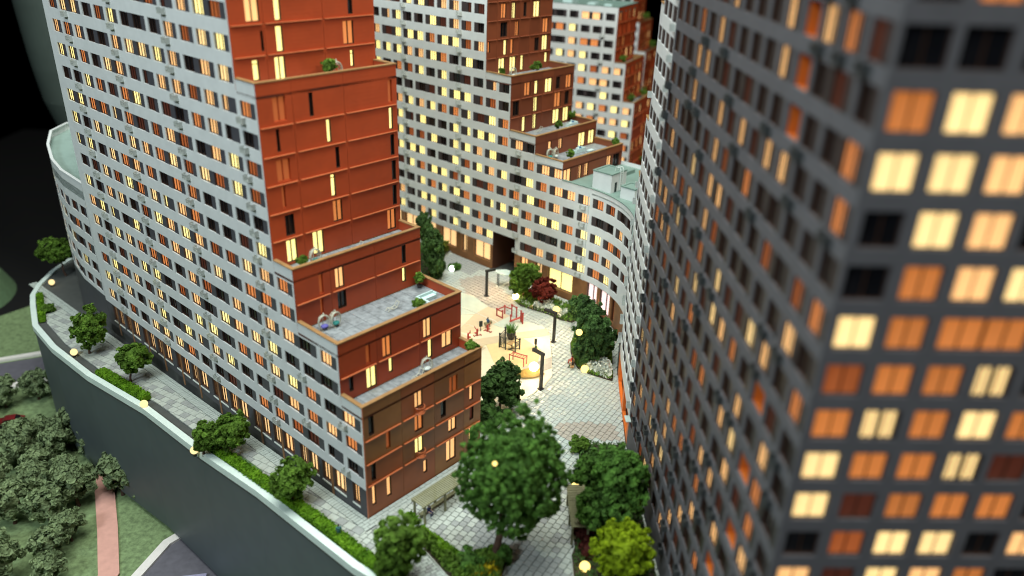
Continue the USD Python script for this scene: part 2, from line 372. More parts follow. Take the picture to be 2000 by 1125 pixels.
def red_wall(b, P0, ax, nrm, width, z0, z1, wins, floors, joints, mats, ledge, rng, dep=.0045, ledges=True):
    """end wall of coloured panels: ax along it, nrm outward; wins = (x0, x1, zb, zt, code)"""
    ax, nrm = np.asarray(ax), np.asarray(nrm); pt = lambda x, z, d=0.: P0 + ax * x + Z * z - nrm * d
    flip = np.dot(np.cross(ax, Z), nrm) < 0
    def q(m, *p): m.quad(*(p[::-1] if flip else p))
    back = MB(); g = .0006
    xs0 = sorted({0., width, *[v for w in wins for v in w[:2]]}); zs0 = sorted({z0, z1, *[v for w in wins for v in w[2:4]]})
    inwin = lambda x, z: any(w[0] < x < w[1] and w[2] < z < w[3] for w in wins)
    for i in range(len(xs0) - 1):
        for k in range(len(zs0) - 1):
            if not inwin((xs0[i] + xs0[i + 1]) / 2, (zs0[k] + zs0[k + 1]) / 2):
                q(back, pt(xs0[i], zs0[k], .0012), pt(xs0[i + 1], zs0[k], .0012), pt(xs0[i + 1], zs0[k + 1], .0012), pt(xs0[i], zs0[k + 1], .0012))
    back.build('wall_backing', 'joint_dark', b)
    fl = [z0] + [f for f in floors if z0 + .004 < f < z1 - .004] + [z1]; jx = [0.] + list(joints) + [width]
    for k in range(len(fl) - 1):
        for i in range(len(jx) - 1):
            a, c, lo, hi = jx[i] + g * .5, jx[i + 1] - g * .5, fl[k] + g * .5, fl[k + 1] - g * .5
            if i == 0: a = 0.
            if i == len(jx) - 2: c = width
            ws = [w for w in wins if w[0] < c and w[1] > a and w[2] < hi and w[3] > lo]
            xs = sorted({a, c, *[min(max(v, a), c) for w in ws for v in w[:2]]}); zs = sorted({lo, hi, *[min(max(v, lo), hi) for w in ws for v in w[2:4]]})
            m = MB()
            for x0, x1 in zip(xs, xs[1:]):
                for y0, y1 in zip(zs, zs[1:]):
                    if not inwin((x0 + x1) / 2, (y0 + y1) / 2): q(m, pt(x0, y0), pt(x1, y0), pt(x1, y1), pt(x0, y1))
            for (p, r) in (((a, lo), (c, lo)), ((c, lo), (c, hi)), ((c, hi), (a, hi)), ((a, hi), (a, lo))):
                q(m, pt(p[0], p[1], .0012), pt(r[0], r[1], .0012), pt(*r), pt(*p))
            if m.v: m.build('wall_panel', rng.choice(mats), b)
    for (x0, x1, zb, zt, code) in wins:
        m = MB()
        for p, r in (((x0, zb), (x0, zt)), ((x0, zt), (x1, zt)), ((x1, zt), (x1, zb)), ((x1, zb), (x0, zb))):
            q(m, pt(*p), pt(*r), pt(r[0], r[1], dep), pt(p[0], p[1], dep))
        e = .0008; n3 = nrm * .002
        def bar(a, c, lo, hi): m.box(pt(a, lo, dep), ax * (c - a), n3, Z * (hi - lo))
        bar(x0, x0 + e, zb, zt); bar(x1 - e, x1, zb, zt); bar(x0 + e, x1 - e, zb, zb + e); bar(x0 + e, x1 - e, zt - e, zt)
        if x1 - x0 > .015: bar((x0 + x1) / 2 - .0009, (x0 + x1) / 2 + .0009, zb + e, zt - e)
        elif code in 'ys' and rng.random() < .4: bar(x0 + e, x1 - e, zt - .007, zt - .0062)
        f = m.build('window', 'frame_brown' if code != 'u' else mats[0], b)
        pn = MB(); q(pn, pt(x0, zb, dep - .0003), pt(x1, zb, dep - .0003), pt(x1, zt, dep - .0003), pt(x0, zt, dep - .0003)); pn.build('pane', PANE[code], f)
    if ledges:
        for f in fl[1:-1]:
            i = 0
            while i < len(jx) - 1:
                a, c = jx[i] + .003, jx[i + 1] - .003
                m = MB(); m.box(pt(a, f - .0012), ax * (c - a), nrm * .0034, Z * .0014); m.build('ledge', ledge, b); i += 1

def terrace(b, s0, s1, t0, t1, zf, zp, tile=True, floor_mat='terrace_tile', cap='cap_brown', inner='russet_panel', rng=None, tile_w=.0245):
    """roof terrace: paving, three parapets with caps; (s0, s1) x (t0, t1), outer front at t0"""
    th = .0055
    m = MB(); m.box(W(s0, t0, zf - .006), D1 * (s1 - s0), D2 * (t1 - t0), Z * .0045); m.build('terrace_slab', 'joint_dark', b)
    inn = MB()
    inn.box(W(s0 + .0004, t0 + .0004, zf - .001), D1 * (s1 - s0 - .0008), D2 * (th - .0004), Z * (zp - zf + .001))
    inn.box(W(s0 + .0004, t0 + th, zf - .001), D1 * (th - .0004), D2 * (t1 - t0 - th), Z * (zp - zf + .001))
    inn.box(W(s1 - th, t0 + th, zf - .001), D1 * (th - .0004), D2 * (t1 - t0 - th), Z * (zp - zf + .001)); inn.build('parapet', inner, b)
    c = MB(); e = .0012
    c.box(W(s0 - e, t0 - e, zp), D1 * (s1 - s0 + 2 * e), D2 * (th + 2 * e), Z * .002)
    c.box(W(s0 - e, t0 + th + e, zp), D1 * (th + 2 * e), D2 * (t1 - t0 - th - e - .0006), Z * .002)
    c.box(W(s1 - th - e, t0 + th + e, zp), D1 * (th + 2 * e), D2 * (t1 - t0 - th - e - .0006), Z * .002); c.build('parapet_cap', cap, b)
    a0, a1, c0, c1 = s0 + th, s1 - th, t0 + th, t1 - .0006
    if tile:
        nu = max(1, round((a1 - a0) / tile_w)); nv = max(1, round((c1 - c0) / .05)); g = .0006
        for i in range(nu):
            for j in range(nv):
                u, v = (a1 - a0) / nu, (c1 - c0) / nv; m = MB()
                m.box(W(a0 + i * u + g / 2, c0 + j * v + g / 2, zf - .0015), D1 * (u - g), D2 * (v - g), Z * (.0016 + .0003 * rng.random())); m.build('paving_tile', floor_mat, b)
    else:
        m = MB(); m.box(W(a0, c0, zf - .0015), D1 * (a1 - a0), D2 * (c1 - c0), Z * .0018); m.build('terrace_floor', floor_mat, b)

SH = .0497
# ================================================================== LEFT STEPPED TOWER
def steps_front(b, P, tend, T, ZP, top0, pitch, off, mt, dep, codes_for, side, cell, ed, z_start, rng, panel=.36, mull=2):
    """white stepped front: rows of openings under the parapets of the steps; u = tend - t"""
    kmax = [int(round((zp - off - top0) / pitch)) for zp in ZP]
    wall = MB(); top_off = pitch - .0381
    for k in range(kmax[-1] + 1):
        i = next(j for j in range(len(kmax)) if kmax[j] >= k)
        ta = T[i]; zt = top0 + pitch * k; zb = zt - .0265
        spec = codes_for(k, ta)
        ops = [(tend - t1, tend - t0, zb, zt) for (t0, t1, c) in spec]
        wall_row(wall, P, 0., tend - ta, max(zt - .0381, z_start), zt + top_off, [o[:4] for o in ops], dep)
        for (t0, t1, c) in spec: window(b, P, tend - t1, tend - t0, zb, zt, c, dep, side, panel, rng, mull)
    for i in range(len(T)):
        t1 = T[i + 1] if i + 1 < len(T) else tend
        P.face(wall, tend - t1, tend - T[i], top0 + pitch * kmax[i] + top_off, ZP[i])
    return wall
rng = random.Random(11)
LEFT = tag(UsdGeom.Xform.Define(stage, '/World/' + numbered('/World', 'stepped_tower')).GetPrim(),
    'stepped model tower with orange-red end walls and pale front, left of the courtyard', 'building')
mL = .0572; TL = [0, mL, 3 * mL, 4 * mL, 5 * mL]; ZL = [.2376, .3367, .436, .739, 1.04]; TENDL = 1.058
PL = Path([W(0, TENDL), W(0, 0)], 1)
LW = [32, 16, 13, 9, 9, 22]
FIXL = {(0, 0): 'd', (0, 1): 'D', (0, 2): 'rm', (1, 0): 'o', (1, 1): 'a', (1, 2): 'o', (2, 0): 'da', (2, 2): 'o', (2, 3): 'y', (3, 1): 'dd', (3, 3): 'd', (3, 4): 'y', (4, 1): 'a', (4, 2): 'ad',
        (4, 4): 'a', (5, 3): 'o', (5, 4): 'oo', (6, 3): 'o', (6, 4): 'a', (7, 4): 'y', (8, 4): 'd', (8, 5): 'd', (9, 4): 'r', (9, 5): 'y', (10, 4): 'r', (10, 5): 'y', (11, 4): 'd', (12, 4): 'o'}
def left_codes(k, ta):
    j0 = int(round(ta / mL)); out = []; j = j0
    while j < 18:
        c = FIXL.get((k, j), 0)
        if c == 0:
            n = 2 if j + 1 < 18 and rng.random() < .2 and FIXL.get((k, j + 1), 0) == 0 else 1
            c = ''.join(rand_code(rng, LW) for _ in range(n))
            if rng.random() < .55: c = c.replace('y', 'g')
            if n == 1 and rng.random() < .12: c = c.upper()
        n = len(c)
        out.append((j * mL + .0055, (j + n) * mL - .0062, c)); j += n
    return out
wl = steps_front(LEFT, PL, TENDL, TL, ZL, .1095, .0497, .0287, 'white_render', .005, left_codes, 1, mL, 0, .0715, rng)
P_ = PL; P_.face(wl, 0, TENDL, .0615, .0715)
wl.quad(W(.29, 0, -.01), W(.29, 0, .2376), W(.29, mL, .2376), W(.29, mL, -.01))
for i in range(1, 5):
    t1 = TL[i + 1] if i < 4 else TENDL
    wl.quad(W(.29, TL[i], -.01), W(.29, TL[i], ZL[i]), W(.29, t1, ZL[i]), W(.29, t1, -.01))
wl.quad(W(0, TENDL, -.07), W(.29, TENDL, -.07), W(.29, TENDL, 1.04), W(0, TENDL, 1.04))
wl.quad(W(0, TL[4], 1.03), W(.29, TL[4], 1.03), W(.29, TENDL, 1.03), W(0, TENDL, 1.03))
wl.build('front_wall', 'white_render', LEFT)
# ground storey: dark plinth, tall shop windows between brown piers
gw = MB(); ops = []; t = .0203; i = 0
while t < TENDL - .05:
    w_ = [.0205, .036, .026, .03][i % 4]; ops.append((TENDL - t - w_, TENDL - t, .0155, .0600)); t += w_ + [.0205, .0095, .012, .0095][i % 4]; i += 1
wall_row(gw, PL, 0., TENDL, -.075, .0615, ops, .007); gw.build('ground_storey_wall', 'dark_plinth', LEFT)
for i, o in enumerate(sorted(ops, reverse=True)):
    window(LEFT, PL, *o, 's' if i % 5 else 'a', .007, None, mull=2)
    m = MB(); PL.slab(m, o[0] - .001, o[1] + .001, .0118, .0150, -.0012, .006); m.build('window_sill', 'white_plastic', LEFT)
    if i % 2: m = MB(); PL.slab(m, o[0] - .0082, o[0] - .0014, -.02 - .03 * o[0] * 0, .0612, -.001, .001); m.build('pier', 'wood_brown', LEFT)
for k in range(0, 18):
    for t in (.052, .275, .50, .72, .94):
        tt = t + (.115 if (k >= 1 and t < .1 and k % 2) else 0)
        kk = next((j for j in range(5) if round((ZL[j] - .0287 - .1095) / .0497) >= k), 4)
        if tt > TL[kk] + .01: basket(LEFT, PL, TENDL - tt, .1095 + .0497 * k - .0268, 'white_plastic')
WA = [(.0118, .0236, .174, .214, 'd'), (.117, .1365, .179, .217, 'a'), (.181, .1945, .1265, .1655, 'd'), (.2035, .2255, .1695, .207, 'u'), (.258, .2683, .129, .1655, 'a'),
      (.0485, .0585, .126, .1655, 'u'), (.116, .1363, .128, .1655, 'o'), (.2012, .2225, .0825, .1155, 'a'), (.2587, .2698, .083, .1155, 'm'), (.1155, .1362, .0775, .1155, 'y'),
      (.195, .221, .0145, .0675, 'a'), (.0127, .0228, .0755, .115, 'd'), (.0457, .0563, .0203, .067, 'a'), (.1353, .1451, .0224, .052, 'a'), (.0123, .0208, .0208, .0655, 'a'), (.2575, .2653, .0328, .067, 'a')]
WB = [(.192, .212, .272, .317, 'a'), (.239, .266, .231, .2655, 'a'), (.095, .115, .271, .317, 'h'), (.058, .068, .274, .315, 'u'), (.203, .214, .225, .265, 'y'), (.108, .117, .235, .265, 'y'), (.057, .079, .2225, .2655, 'y'), (.019, .028, .235, .264, 'd')]
WC = [(.086, .105, .372, .414, 'a'), (.242, .252, .374, .414, 'd'), (.242, .251, .334, .364, 'y'), (.088, .107, .330, .364, 'd'), (.051, .060, .373, .413, 'u'), (.050, .057, .334, .364, 'u')]
WD = [(.098, .106, .673, .713, 'd'), (.269, .279, .672, .713, 'u'), (.130, .139, .622, .662, 'y'), (.270, .279, .622, .662, 'y'), (.145, .153, .573, .611, 'd'), (.271, .280, .572, .612, 'd'), (.030, .036, .624, .662, 'd'), (.029, .053, .674, .715, 'u'),
      (.131, .141, .522, .563, 'y'), (.272, .282, .523, .561, 'd'), (.272, .282, .472, .512, 'd'), (.132, .152, .473, .513, 'h'), (.257, .278, .423, .464, 'h'), (.084, .107, .4215, .465, 'y'), (.029, .050, .4225, .464, 'y'), (.031, .049, .473, .511, 'd'), (.025, .051, .572, .610, 'u'), (.030, .037, .525, .564, 'u')]
WE = [(.031, .056, .824, .864, 'a'), (.084, .096, .823, .863, 'y'), (.083, .096, .773, .814, 'y'), (.232, .242, .824, .859, 'd'), (.219, .242, .773, .813, 'h'), (.232, .240, .733, .762, 'y'), (.054, .059, .777, .809, 'd'), (.034, .046, .731, .764, 'y'), (.076, .096, .727, .765, 'y'),
      (.03, .05, .875, .913, 'd'), (.13, .15, .925, .963, 'y'), (.23, .25, .875, .913, 'a'), (.09, .11, .975, 1.01, 'd')]
FA = [.0690, .1172, .1672]
for t0, z0, z1, wn, fl, mats_, jn in ((0, -.01, .2376, WA, FA, ['brown_panel', 'brown_panel_b', 'brown_panel_c'], [.0855, .165, .243]),
        (TL[1], .2195, .3367, WB, [.2685], ['red_panel_b', 'red_panel', 'red_panel_b'], [.082, .182]), (TL[2], .3187, .436, WC, [.3685], ['red_panel', 'red_panel_b'], [.0755, .176]),
        (TL[3], .418, .739, WD, [.4187 + SH * i for i in range(1, 6)], ['red_panel'], [.066, .1705]), (TL[4], .7195, 1.04, WE, [.7205 + SH * i for i in range(1, 6)], ['red_panel'], [.062, .178])):
    red_wall(LEFT, W(0, t0, 0), D1, -D2, .29, z0, z1, wn, fl, jn, mats_, 'red_ledge', rng)
for i in range(4):
    terrace(LEFT, 0, .29, TL[i], TL[i + 1], ZL[i] - .0188, ZL[i], True, 'terrace_tile', 'cap_brown', 'red_panel_b', rng)
def round_balcony(b, x, z, t0, r=.0100):
    m = MB(); c = W(x, t0, z)
    arc = [c + D1 * (r * math.cos(a)) - D2 * (r * math.sin(a) * 1.05) for a in np.linspace(0, math.pi, 13)]
    m.tube([p + Z * .0135 for p in arc], .0007, 5); m.tube([p + Z * .0012 for p in arc], .0009, 5)
    for p in arc[::1]: m.tube([p, p + Z * .0135], .00045, 4)
    m.add([c] + arc, [[0, i + 1, i] for i in range(1, 13)])
    m.build('balcony', 'red_ledge', b)
round_balcony(LEFT, .128, .1675, 0); round_balcony(LEFT, .128, .0695, 0)
m = MB(); m.box(W(-.0008, -.0014, -.01), D1 * .0020, D2 * .0014, Z * .2472); m.build('corner_trim', 'red_ledge', LEFT)
# low wing at the far end of the same front
WING = tag(UsdGeom.Xform.Define(stage, '/World/' + numbered('/World', 'low_wing')).GetPrim(), 'lower pale wing with a mint roof at the far left end of the stepped tower', 'building')
wp = [W(.29, 1.64), W(.2, 1.665), W(.13, 1.60), W(.07, 1.46), W(.025, 1.31), W(.006, 1.2), W(0, TENDL + .0008)]
PW = Path(wp, 1); ww = MB()
ww_rng = random.Random(5)
for k in range(0, 5):
    zt = .1095 + .0497 * k; ops = []
    for i, cs in auto_row(ww_rng, int(PW.len / mL), LW):
        a = PW.len - i * mL - .0055; c = PW.len - (i + len(cs)) * mL + .0062
        ops.append((c, a, zt - .0265, zt)); window(WING, PW, c, a, zt - .0265, zt, cs, .005, 1, .36, ww_rng)
    wall_row(ww, PW, 0, PW.len, zt - .038, zt + .0117, ops, .005)
PW.face(ww, 0, PW.len, .3200, .372); pl_ = MB(); PW.face(pl_, 0, PW.len, -.08, .0715); pl_.build('ground_storey_wall', 'dark_plinth', WING)
ww.build('front_wall', 'white_render', WING)
m = MB(); m.poly([p[:2] for p in wp] + [W(.29, TENDL + .0008)[:2]], .33, .352); m.build('roof', 'mint_roof', WING)
m = MB()
for a, c in zip(np.linspace(0, PW.len, 30)[:-1], np.linspace(0, PW.len, 30)[1:]): PW.slab(m, a, c, .372, .3745, -.001, .006)
m.build('parapet_cap', 'white_render', WING)

# ================================================================== COURTYARD TOWER with the curved low part
rng = random.Random(23)
CT = tag(UsdGeom.Xform.Define(stage, '/World/' + numbered('/World', 'courtyard_tower')).GetPrim(),
    'pale grey model tower behind the plaza with russet terraces and a curved low part', 'building')
SC, U0, RA = .96, 1.45, .284
arc = [W(.676 + RA * math.cos(a), .26 - RA * math.sin(a)) for a in np.radians(np.linspace(0, 48.9, 15))]
PC = Path([W(SC, U0)] + [W(SC, t) for t in (.9, .5)] + arc + [(.2645, 1.635)], 1)
TC = [-9., .3459, .4457, .5416, .6371]; ZC = [.344, .394, .443, .590, .94]
UEND = PC.len
ROWS = {13: [(8, 'om'), (6, 'y'), (5, 'ym'), (3, 'a'), (2, 'a'), (1, 'M'), (0, 'm')], 12: [(8, 'A'), (7, 'y'), (6, 'd'), (5, 'd'), (4, 'ym'), (2, 'a'), (1, 'r'), (0, 'd')],
        11: [(8, 'my'), (6, 'yy'), (4, 'o'), (3, 'yy'), (1, 'r'), (0, 'a')], 10: [(8, 'y'), (7, 'y'), (6, 'a'), (5, 'a'), (4, 'yo'), (2, 'd'), (1, 'yd')],
        9: [(8, 'd'), (7, 'o'), (6, 'r'), (5, 'y'), (4, 'd'), (3, 'y'), (2, 'dm'), (0, 'd'), (-1, 'A'), (-2, 'd')], 8: [(6, 'D'), (5, 'dm'), (3, 'y'), (2, 'yy'), (0, 'R'), (-1, 'r'), (-2, 'd')],
        7: [(6, 'y'), (5, 'a'), (4, 'y'), (3, 'o'), (2, 'o'), (1, 'Y'), (0, 'my'), (-2, 'o')], 6: [(6, 'M'), (5, 'yd'), (3, 'd'), (2, 'y'), (1, 'Y'), (0, 'yy'), (-2, 'o'), (-3, 'ad')],
        5: [(6, 'r'), (5, 'r'), (4, 'yd'), (2, 'y'), (1, 'y'), (0, 'a'), (-1, 'yd'), (-3, 'M'), (-4, 'o'), (-5, 'aa')],
        4: [(6, 'yy'), (4, 'd'), (3, 'dy'), (1, 'r'), (0, 'y'), (-1, 'a'), (-2, 'y'), (-3, 'dy'), (-5, 'o'), (-6, 'aa'), (-8, 'a'), (-9, 'o'), (-10, 'r'), (-11, 'dd')],
        3: [(6, 'y'), (5, 'o'), (4, 'yy'), (2, 'r'), (1, 'y'), (0, 'mo'), (-2, 'O'), (-3, 'o'), (-4, 'yr'), (-6, 'a'), (-7, 'd'), (-8, 'a'), (-9, 'dd'), (-11, 'a'), (-12, 'd')],
        2: [(6, 'd'), (5, 'y'), (4, 'o'), (3, 'y'), (2, 'yo'), (0, 'o'), (-1, 'Y'), (-2, 'y'), (-3, 'y'), (-4, 'o'), (-5, 'yy'), (-7, 'o'), (-8, 'y'), (-9, 'y'), (-10, 'or'), (-12, 'd')],
        1: [(6, 'D'), (5, 'yy'), (3, 'd'), (2, 'dy'), (0, 'O'), (-1, 'r'), (-2, 'ym'), (-4, 'a'), (-5, 'dd'), (-7, 'o'), (-8, 'Y'), (-9, 'o'), (-10, 'a'), (-11, 'D'), (-12, 'r')],
        0: [(6, 'd'), (5, 'a'), (4, 'y'), (3, 'd'), (2, 'y'), (1, 'A'), (0, 'ay'), (-4, 'ma'), (-6, 'O'), (-7, 'yy'), (-9, 'oy'), (-11, 'd')]}
JC = .0498
def c_codes(k, ta):
    given = ROWS.get(k, []); used = set(); out = []
    jmin = -13 if ta < 0 else int(math.ceil((ta - .6475) / JC - .02)); jmax = 14
    for j, c in given:
        for q in range(len(c)): used.add(j - q)
        out.append((.6475 + JC * (j - len(c) + 1), .6865 + JC * j, c))
    if k == 0: used |= {-2, -3, -12, -13}
    for j in range(jmax, jmin - 1, -1):
        if j in used: continue
        c = rand_code(rng, [34, 16, 12, 8, 8, 22]); out.append((.6475 + JC * j, .6865 + JC * j, c))
    return [o for o in out if o[0] > U0 - UEND + .004]
DC = .005
wc = MB()
kmaxC = [int(round((zp - .024 - .122) / .0496)) for zp in ZC]
for k in range(kmaxC[-1] + 1):
    i = next(j for j in range(5) if kmaxC[j] >= k); ta = TC[i]; ue = UEND if i == 0 else U0 - ta
    zt = .122 + .0496 * k; zb = zt - .0265; spec = c_codes(k, ta)
    ops = [(U0 - t1, U0 - t0, zb, zt) for t0, t1, c in spec]
    for (t0, t1, c) in spec: window(CT, PC, U0 - t1, U0 - t0, zb, zt, c, DC, 0, .36, rng)
    if k == 0:
        pz = (U0 - .5957, U0 - .5065)
        A = [o for o in ops if o[1] < pz[0]]; B = [o for o in ops if o[0] > pz[1]]
        wall_row(wc, PC, 0, pz[0], .0775, zt + .0116, A, DC); wall_row(wc, PC, pz[1], UEND - .062, .0775, zt + .0116, [o for o in B if o[1] < UEND - .062], DC)
        PC.face(wc, *pz, .1228, zt + .0116); PC.face(wc, UEND - .004, UEND, .0775, zt + .0116)
    else: wall_row(wc, PC, 0, ue, zt - .038, zt + .0116, ops, DC)
for i in range(5):
    a = 0 if i == 4 else U0 - TC[i + 1]; c = UEND if i == 0 else U0 - TC[i]
    PC.face(wc, a, c, .122 + .0496 * kmaxC[i] + .0116, ZC[i])
# back and top
wc.quad(W(1.24, .3459, 0), W(1.24, .3459, .344), W(1.24, .26, .344), W(1.24, .26, 0))
wc.quad(W(.96, TC[4], .93), W(1.24, TC[4], .93), W(1.24, U0, .93), W(.96, U0, .93))
for i in range(1, 5):
    t1 = TC[i + 1] if i < 4 else U0
    wc.quad(W(1.24, TC[i], 0), W(1.24, TC[i], ZC[i]), W(1.24, t1, ZC[i]), W(1.24, t1, 0))
wc.build('front_wall', 'white_render', CT)
# ground storey
gm = MB(); shops = [(.606, .675, 's'), (.7055, .728, 's'), (.7543, .822, 's'), (.8488, .915, 's'), (.935, 1.0, 's'), (1.02, 1.09, 's'), (.455, .485, 'a'), (.400, .425, 's'), (.287, .377, 'y')]
go = sorted((U0 - b_, U0 - a_, .0195, .0765, c_) for a_, b_, c_ in shops)
go += [(U0 - .235, U0 - .195, .008, .0765, 'p'), (U0 - .185, U0 - .135, .008, .0765, 'p'), (U0 - .125, U0 - .105, .008, .0765, 'r')]
L_ = [o for o in go if o[1] < U0 - .5957]; R_ = [o for o in go if o[0] > U0 - .5065]
wall_row(gm, PC, 0, U0 - .5957, -.01, .0775, [o[:4] for o in L_], .010); gm.build('ground_storey_wall', 'wood_brown', CT); gm = MB(); wall_row(gm, PC, U0 - .5065, UEND - .062, -.01, .0775, [o[:4] for o in R_], .010)
gm.build('ground_storey_wall', 'wood_brown', CT)
for o in go: window(CT, PC, *o[:4], o[4], .010, None, mull=1)
tn = MB()  # passage through the ground storeys
a_, c_ = .5957, .5065
for (p, q) in (((SC, a_), (1.2, a_)), ((1.2, a_), (1.2, c_)), ((1.2, c_), (SC, c_))): tn.quad(W(*p, -.004), W(*q, -.004), W(*q, .1228), W(*p, .1228))
tn.quad(W(SC, a_, .1228), W(1.2, a_, .1228), W(1.2, c_, .1228), W(SC, c_, .1228)); tn.build('passage_lining', 'passage_brown', CT)
nm = MB()  # tall brown recess where the curve meets the next tower
a_, c_ = UEND - .062, UEND - .004
for q in ((PC(a_, -.004), PC(a_, -.004, .03), PC(a_, .1336, .03), PC(a_, .1336)), (PC(c_, -.004, .03), PC(c_, -.004), PC(c_, .1336), PC(c_, .1336, .03)), (PC(a_, .1336), PC(a_, .1336, .03), PC(c_, .1336, .03), PC(c_, .1336)),
          (PC(a_, -.004, .03), PC(c_, -.004, .03), PC(c_, .1336, .03), PC(a_, .1336, .03))): nm.quad(*q)
nm.build('recess_lining', 'wood_brown', CT)
m = MB(); m.tube([PC(U0 - .2515, z, -.0012) for z in (.0775, .2, .344)], .0013, 6); m.build('drainpipe', 'white_plastic', CT)
for t in (.268, .503, .742, .981):
    for k in range(0, 14):
        i = next(j for j in range(5) if kmaxC[j] >= k)
        if t > TC[i] + .012: basket(CT, PC, U0 - t, .122 + .0496 * k - .0268, 'white_plastic')
for k in range(0, 5): basket(CT, PC, UEND - .012, .122 + .0496 * k - .0268, 'white_plastic')
sh = lambda L: [(a - .96, b_ - .96, c, d, e) for a, b_, c, d, e in L]
K1 = sh([(1.061, 1.076, .725, .766, 'y'), (1.110, 1.122, .727, .765, 'd'), (1.154, 1.181, .723, .765, 'y'), (1.016, 1.037, .728, .766, 'h'), (1.015, 1.042, .678, .717, 'd'), (1.076, 1.092, .676, .715, 'h'), (1.199, 1.224, .676, .715, 'h'), (1.030, 1.043, .628, .668, 'y'), (1.059, 1.071, .629, .668, 'h'), (1.164, 1.185, .627, .664, 'd'), (1.199, 1.224, .626, .667, 'y'), (.965, .974, .640, .668, 'h'),
    (1.011, 1.037, .578, .619, 'y'), (1.058, 1.084, .578, .619, 'y'), (1.105, 1.118, .578, .619, 'y'), (1.214, 1.227, .589, .617, 'y'), (1.02, 1.04, .777, .815, 'a'), (1.10, 1.12, .777, .815, 'd'), (1.17, 1.19, .826, .864, 'y')])
K2 = sh([(1.016, 1.042, .530, .569, 'h'), (1.060, 1.075, .530, .568, 'y'), (1.107, 1.138, .528, .569, 'y'), (1.156, 1.174, .532, .569, 'd'), (1.203, 1.229, .529, .569, 'h'), (.970, .995, .480, .520, 'd'), (1.059, 1.076, .480, .520, 'y'), (1.153, 1.183, .478, .520, 'h'), (1.201, 1.220, .480, .519, 'd'), (1.012, 1.026, .430, .471, 'y'), (1.059, 1.074, .430, .471, 'y'), (1.150, 1.180, .430, .471, 'y'), (1.198, 1.225, .430, .471, 'y')])
K3 = sh([(1.017, 1.031, .397, .422, 'a'), (1.063, 1.080, .390, .420, 'a'), (1.156, 1.188, .379, .422, 'y'), (1.204, 1.233, .379, .421, 'y')])
K4 = sh([(.966, .998, .332, .372, 'a'), (1.031, 1.046, .332, .372, 'a'), (1.059, 1.077, .334, .372, 'a'), (1.165, 1.187, .334, .372, 'a'), (1.195, 1.227, .331, .372, 'd')])
RU = ['russet_panel', 'russet_panel_b']
red_wall(CT, W(SC, TC[4], 0), D1, -D2, .28, .572, .94, K1, [.5738 + SH * i for i in range(1, 7)], [.04, .092, .135, .18, .225], RU, 'russet_ledge', rng)
red_wall(CT, W(SC, TC[3], 0), D1, -D2, .28, .425, .590, K2, [.4755, .5252], [.04, .092, .135, .185, .235], RU, 'russet_ledge', rng)
red_wall(CT, W(SC, TC[2], 0), D1, -D2, .28, .376, .443, K3, [], [.045, .095, .18], RU, 'russet_ledge', rng)
red_wall(CT, W(SC, TC[1], 0), D1, -D2, .28, .328, .394, K4, [.3735], [.06, .12, .2], RU, 'russet_ledge', rng, ledges=False)
for i in range(1, 4): terrace(CT, SC, SC + .28, TC[i], TC[i + 1], ZC[i] - .018, ZC[i], True, 'terrace_tile', 'cap_brown', 'russet_panel', rng, .035)
for (x, z, t) in ((.012, .6215, TC[4]), (.10, .6715 + .049, TC[4]), (.205, .676, TC[4]), (.206, .5265, TC[3])): round_balcony(CT, x, z, t, .008)
# low roof, its rim and the two little houses on it
back = [W(.676 + .564 * math.cos(a), .26 - .564 * math.sin(a)) for a in np.radians(np.linspace(48.9, 0, 10))]
rp = [W(SC + .001, .3455), W(SC + .001, .26)] + arc[1:] + [np.array([.2645, 1.635, 0])] + [np.array([.56, 1.635, 0])] + back + [W(1.24, .3455)]
m = MB(); m.poly([p[:2] for p in rp], .3290, .3325); m.build('low_roof', 'roof_green', CT)
m = MB()
for a, c in zip(np.linspace(U0 - .3450, UEND, 26)[:-1], np.linspace(U0 - .3450, UEND, 26)[1:]): PC.slab(m, a, c, .3440, .3462, -.0012, .0062); PC.slab(m, a, c, .331, .3440, .0005, .0055)
m.build('roof_rim', 'roof_green', CT)
PB = Path(back, -1); m = MB(); PB.face(m, 0, PB.len, 0, .345); PB.slab(m, 0, PB.len, .331, .346, 0., .006); m.build('back_rim', 'roof_green', CT)
def hut(s0, s1, t0, t1, z1, door):
    z0 = .3325; m = MB()
    m.box(W(s0, t0, z0), D1 * (s1 - s0), D2 * (t1 - t0), Z * (z1 - z0)); h = m.build('roof_house', 'white_render', CT)
    c = MB(); e = .0012; th = .005
    for (a, b_, p, q) in ((s0 - e, s1 + e, t0 - e, t0 + th), (s0 - e, s1 + e, t1 - th, t1 + e), (s0 - e, s0 + th, t0 + th, t1 - th), (s1 - th, s1 + e, t0 + th, t1 - th)):
        c.box(W(a, p, z1), D1 * (b_ - a), D2 * (q - p), Z * .0032)
    c.box(W(s0 + th, t0 + th, z1 + .0001), D1 * (s1 - s0 - 2 * th), D2 * (t1 - t0 - 2 * th), Z * .0008); c.build('coping', 'roof_green', h)
    if door: d = MB(); d.box(W(s0 + .016, t0 - .0006, z0), D1 * .010, D2 * .0008, Z * .027); d.build('door', 'dark_glass', h)
hut(.994, 1.062, .2085, .269, .382, True); hut(.985, 1.03, .128, .172, .3632, False)
m = MB()
for s in (1.030, 1.0415):
    m.tube([W(s, .2060, .334), W(s, .2060, .390), W(s, .2085, .3955), W(s, .222, .3955), W(s, .2235, .384)], .0011, 6)
    m.tube([W(s, .2085, .3955), W(s, .2085, .384)], .0008, 5)
for j in range(8): m.tube([W(1.030, .2060, .339 + j * .0062), W(1.0415, .2060, .339 + j * .0062)], .0007, 5)
m.build('roof_ladder', 'white_plastic', CT)
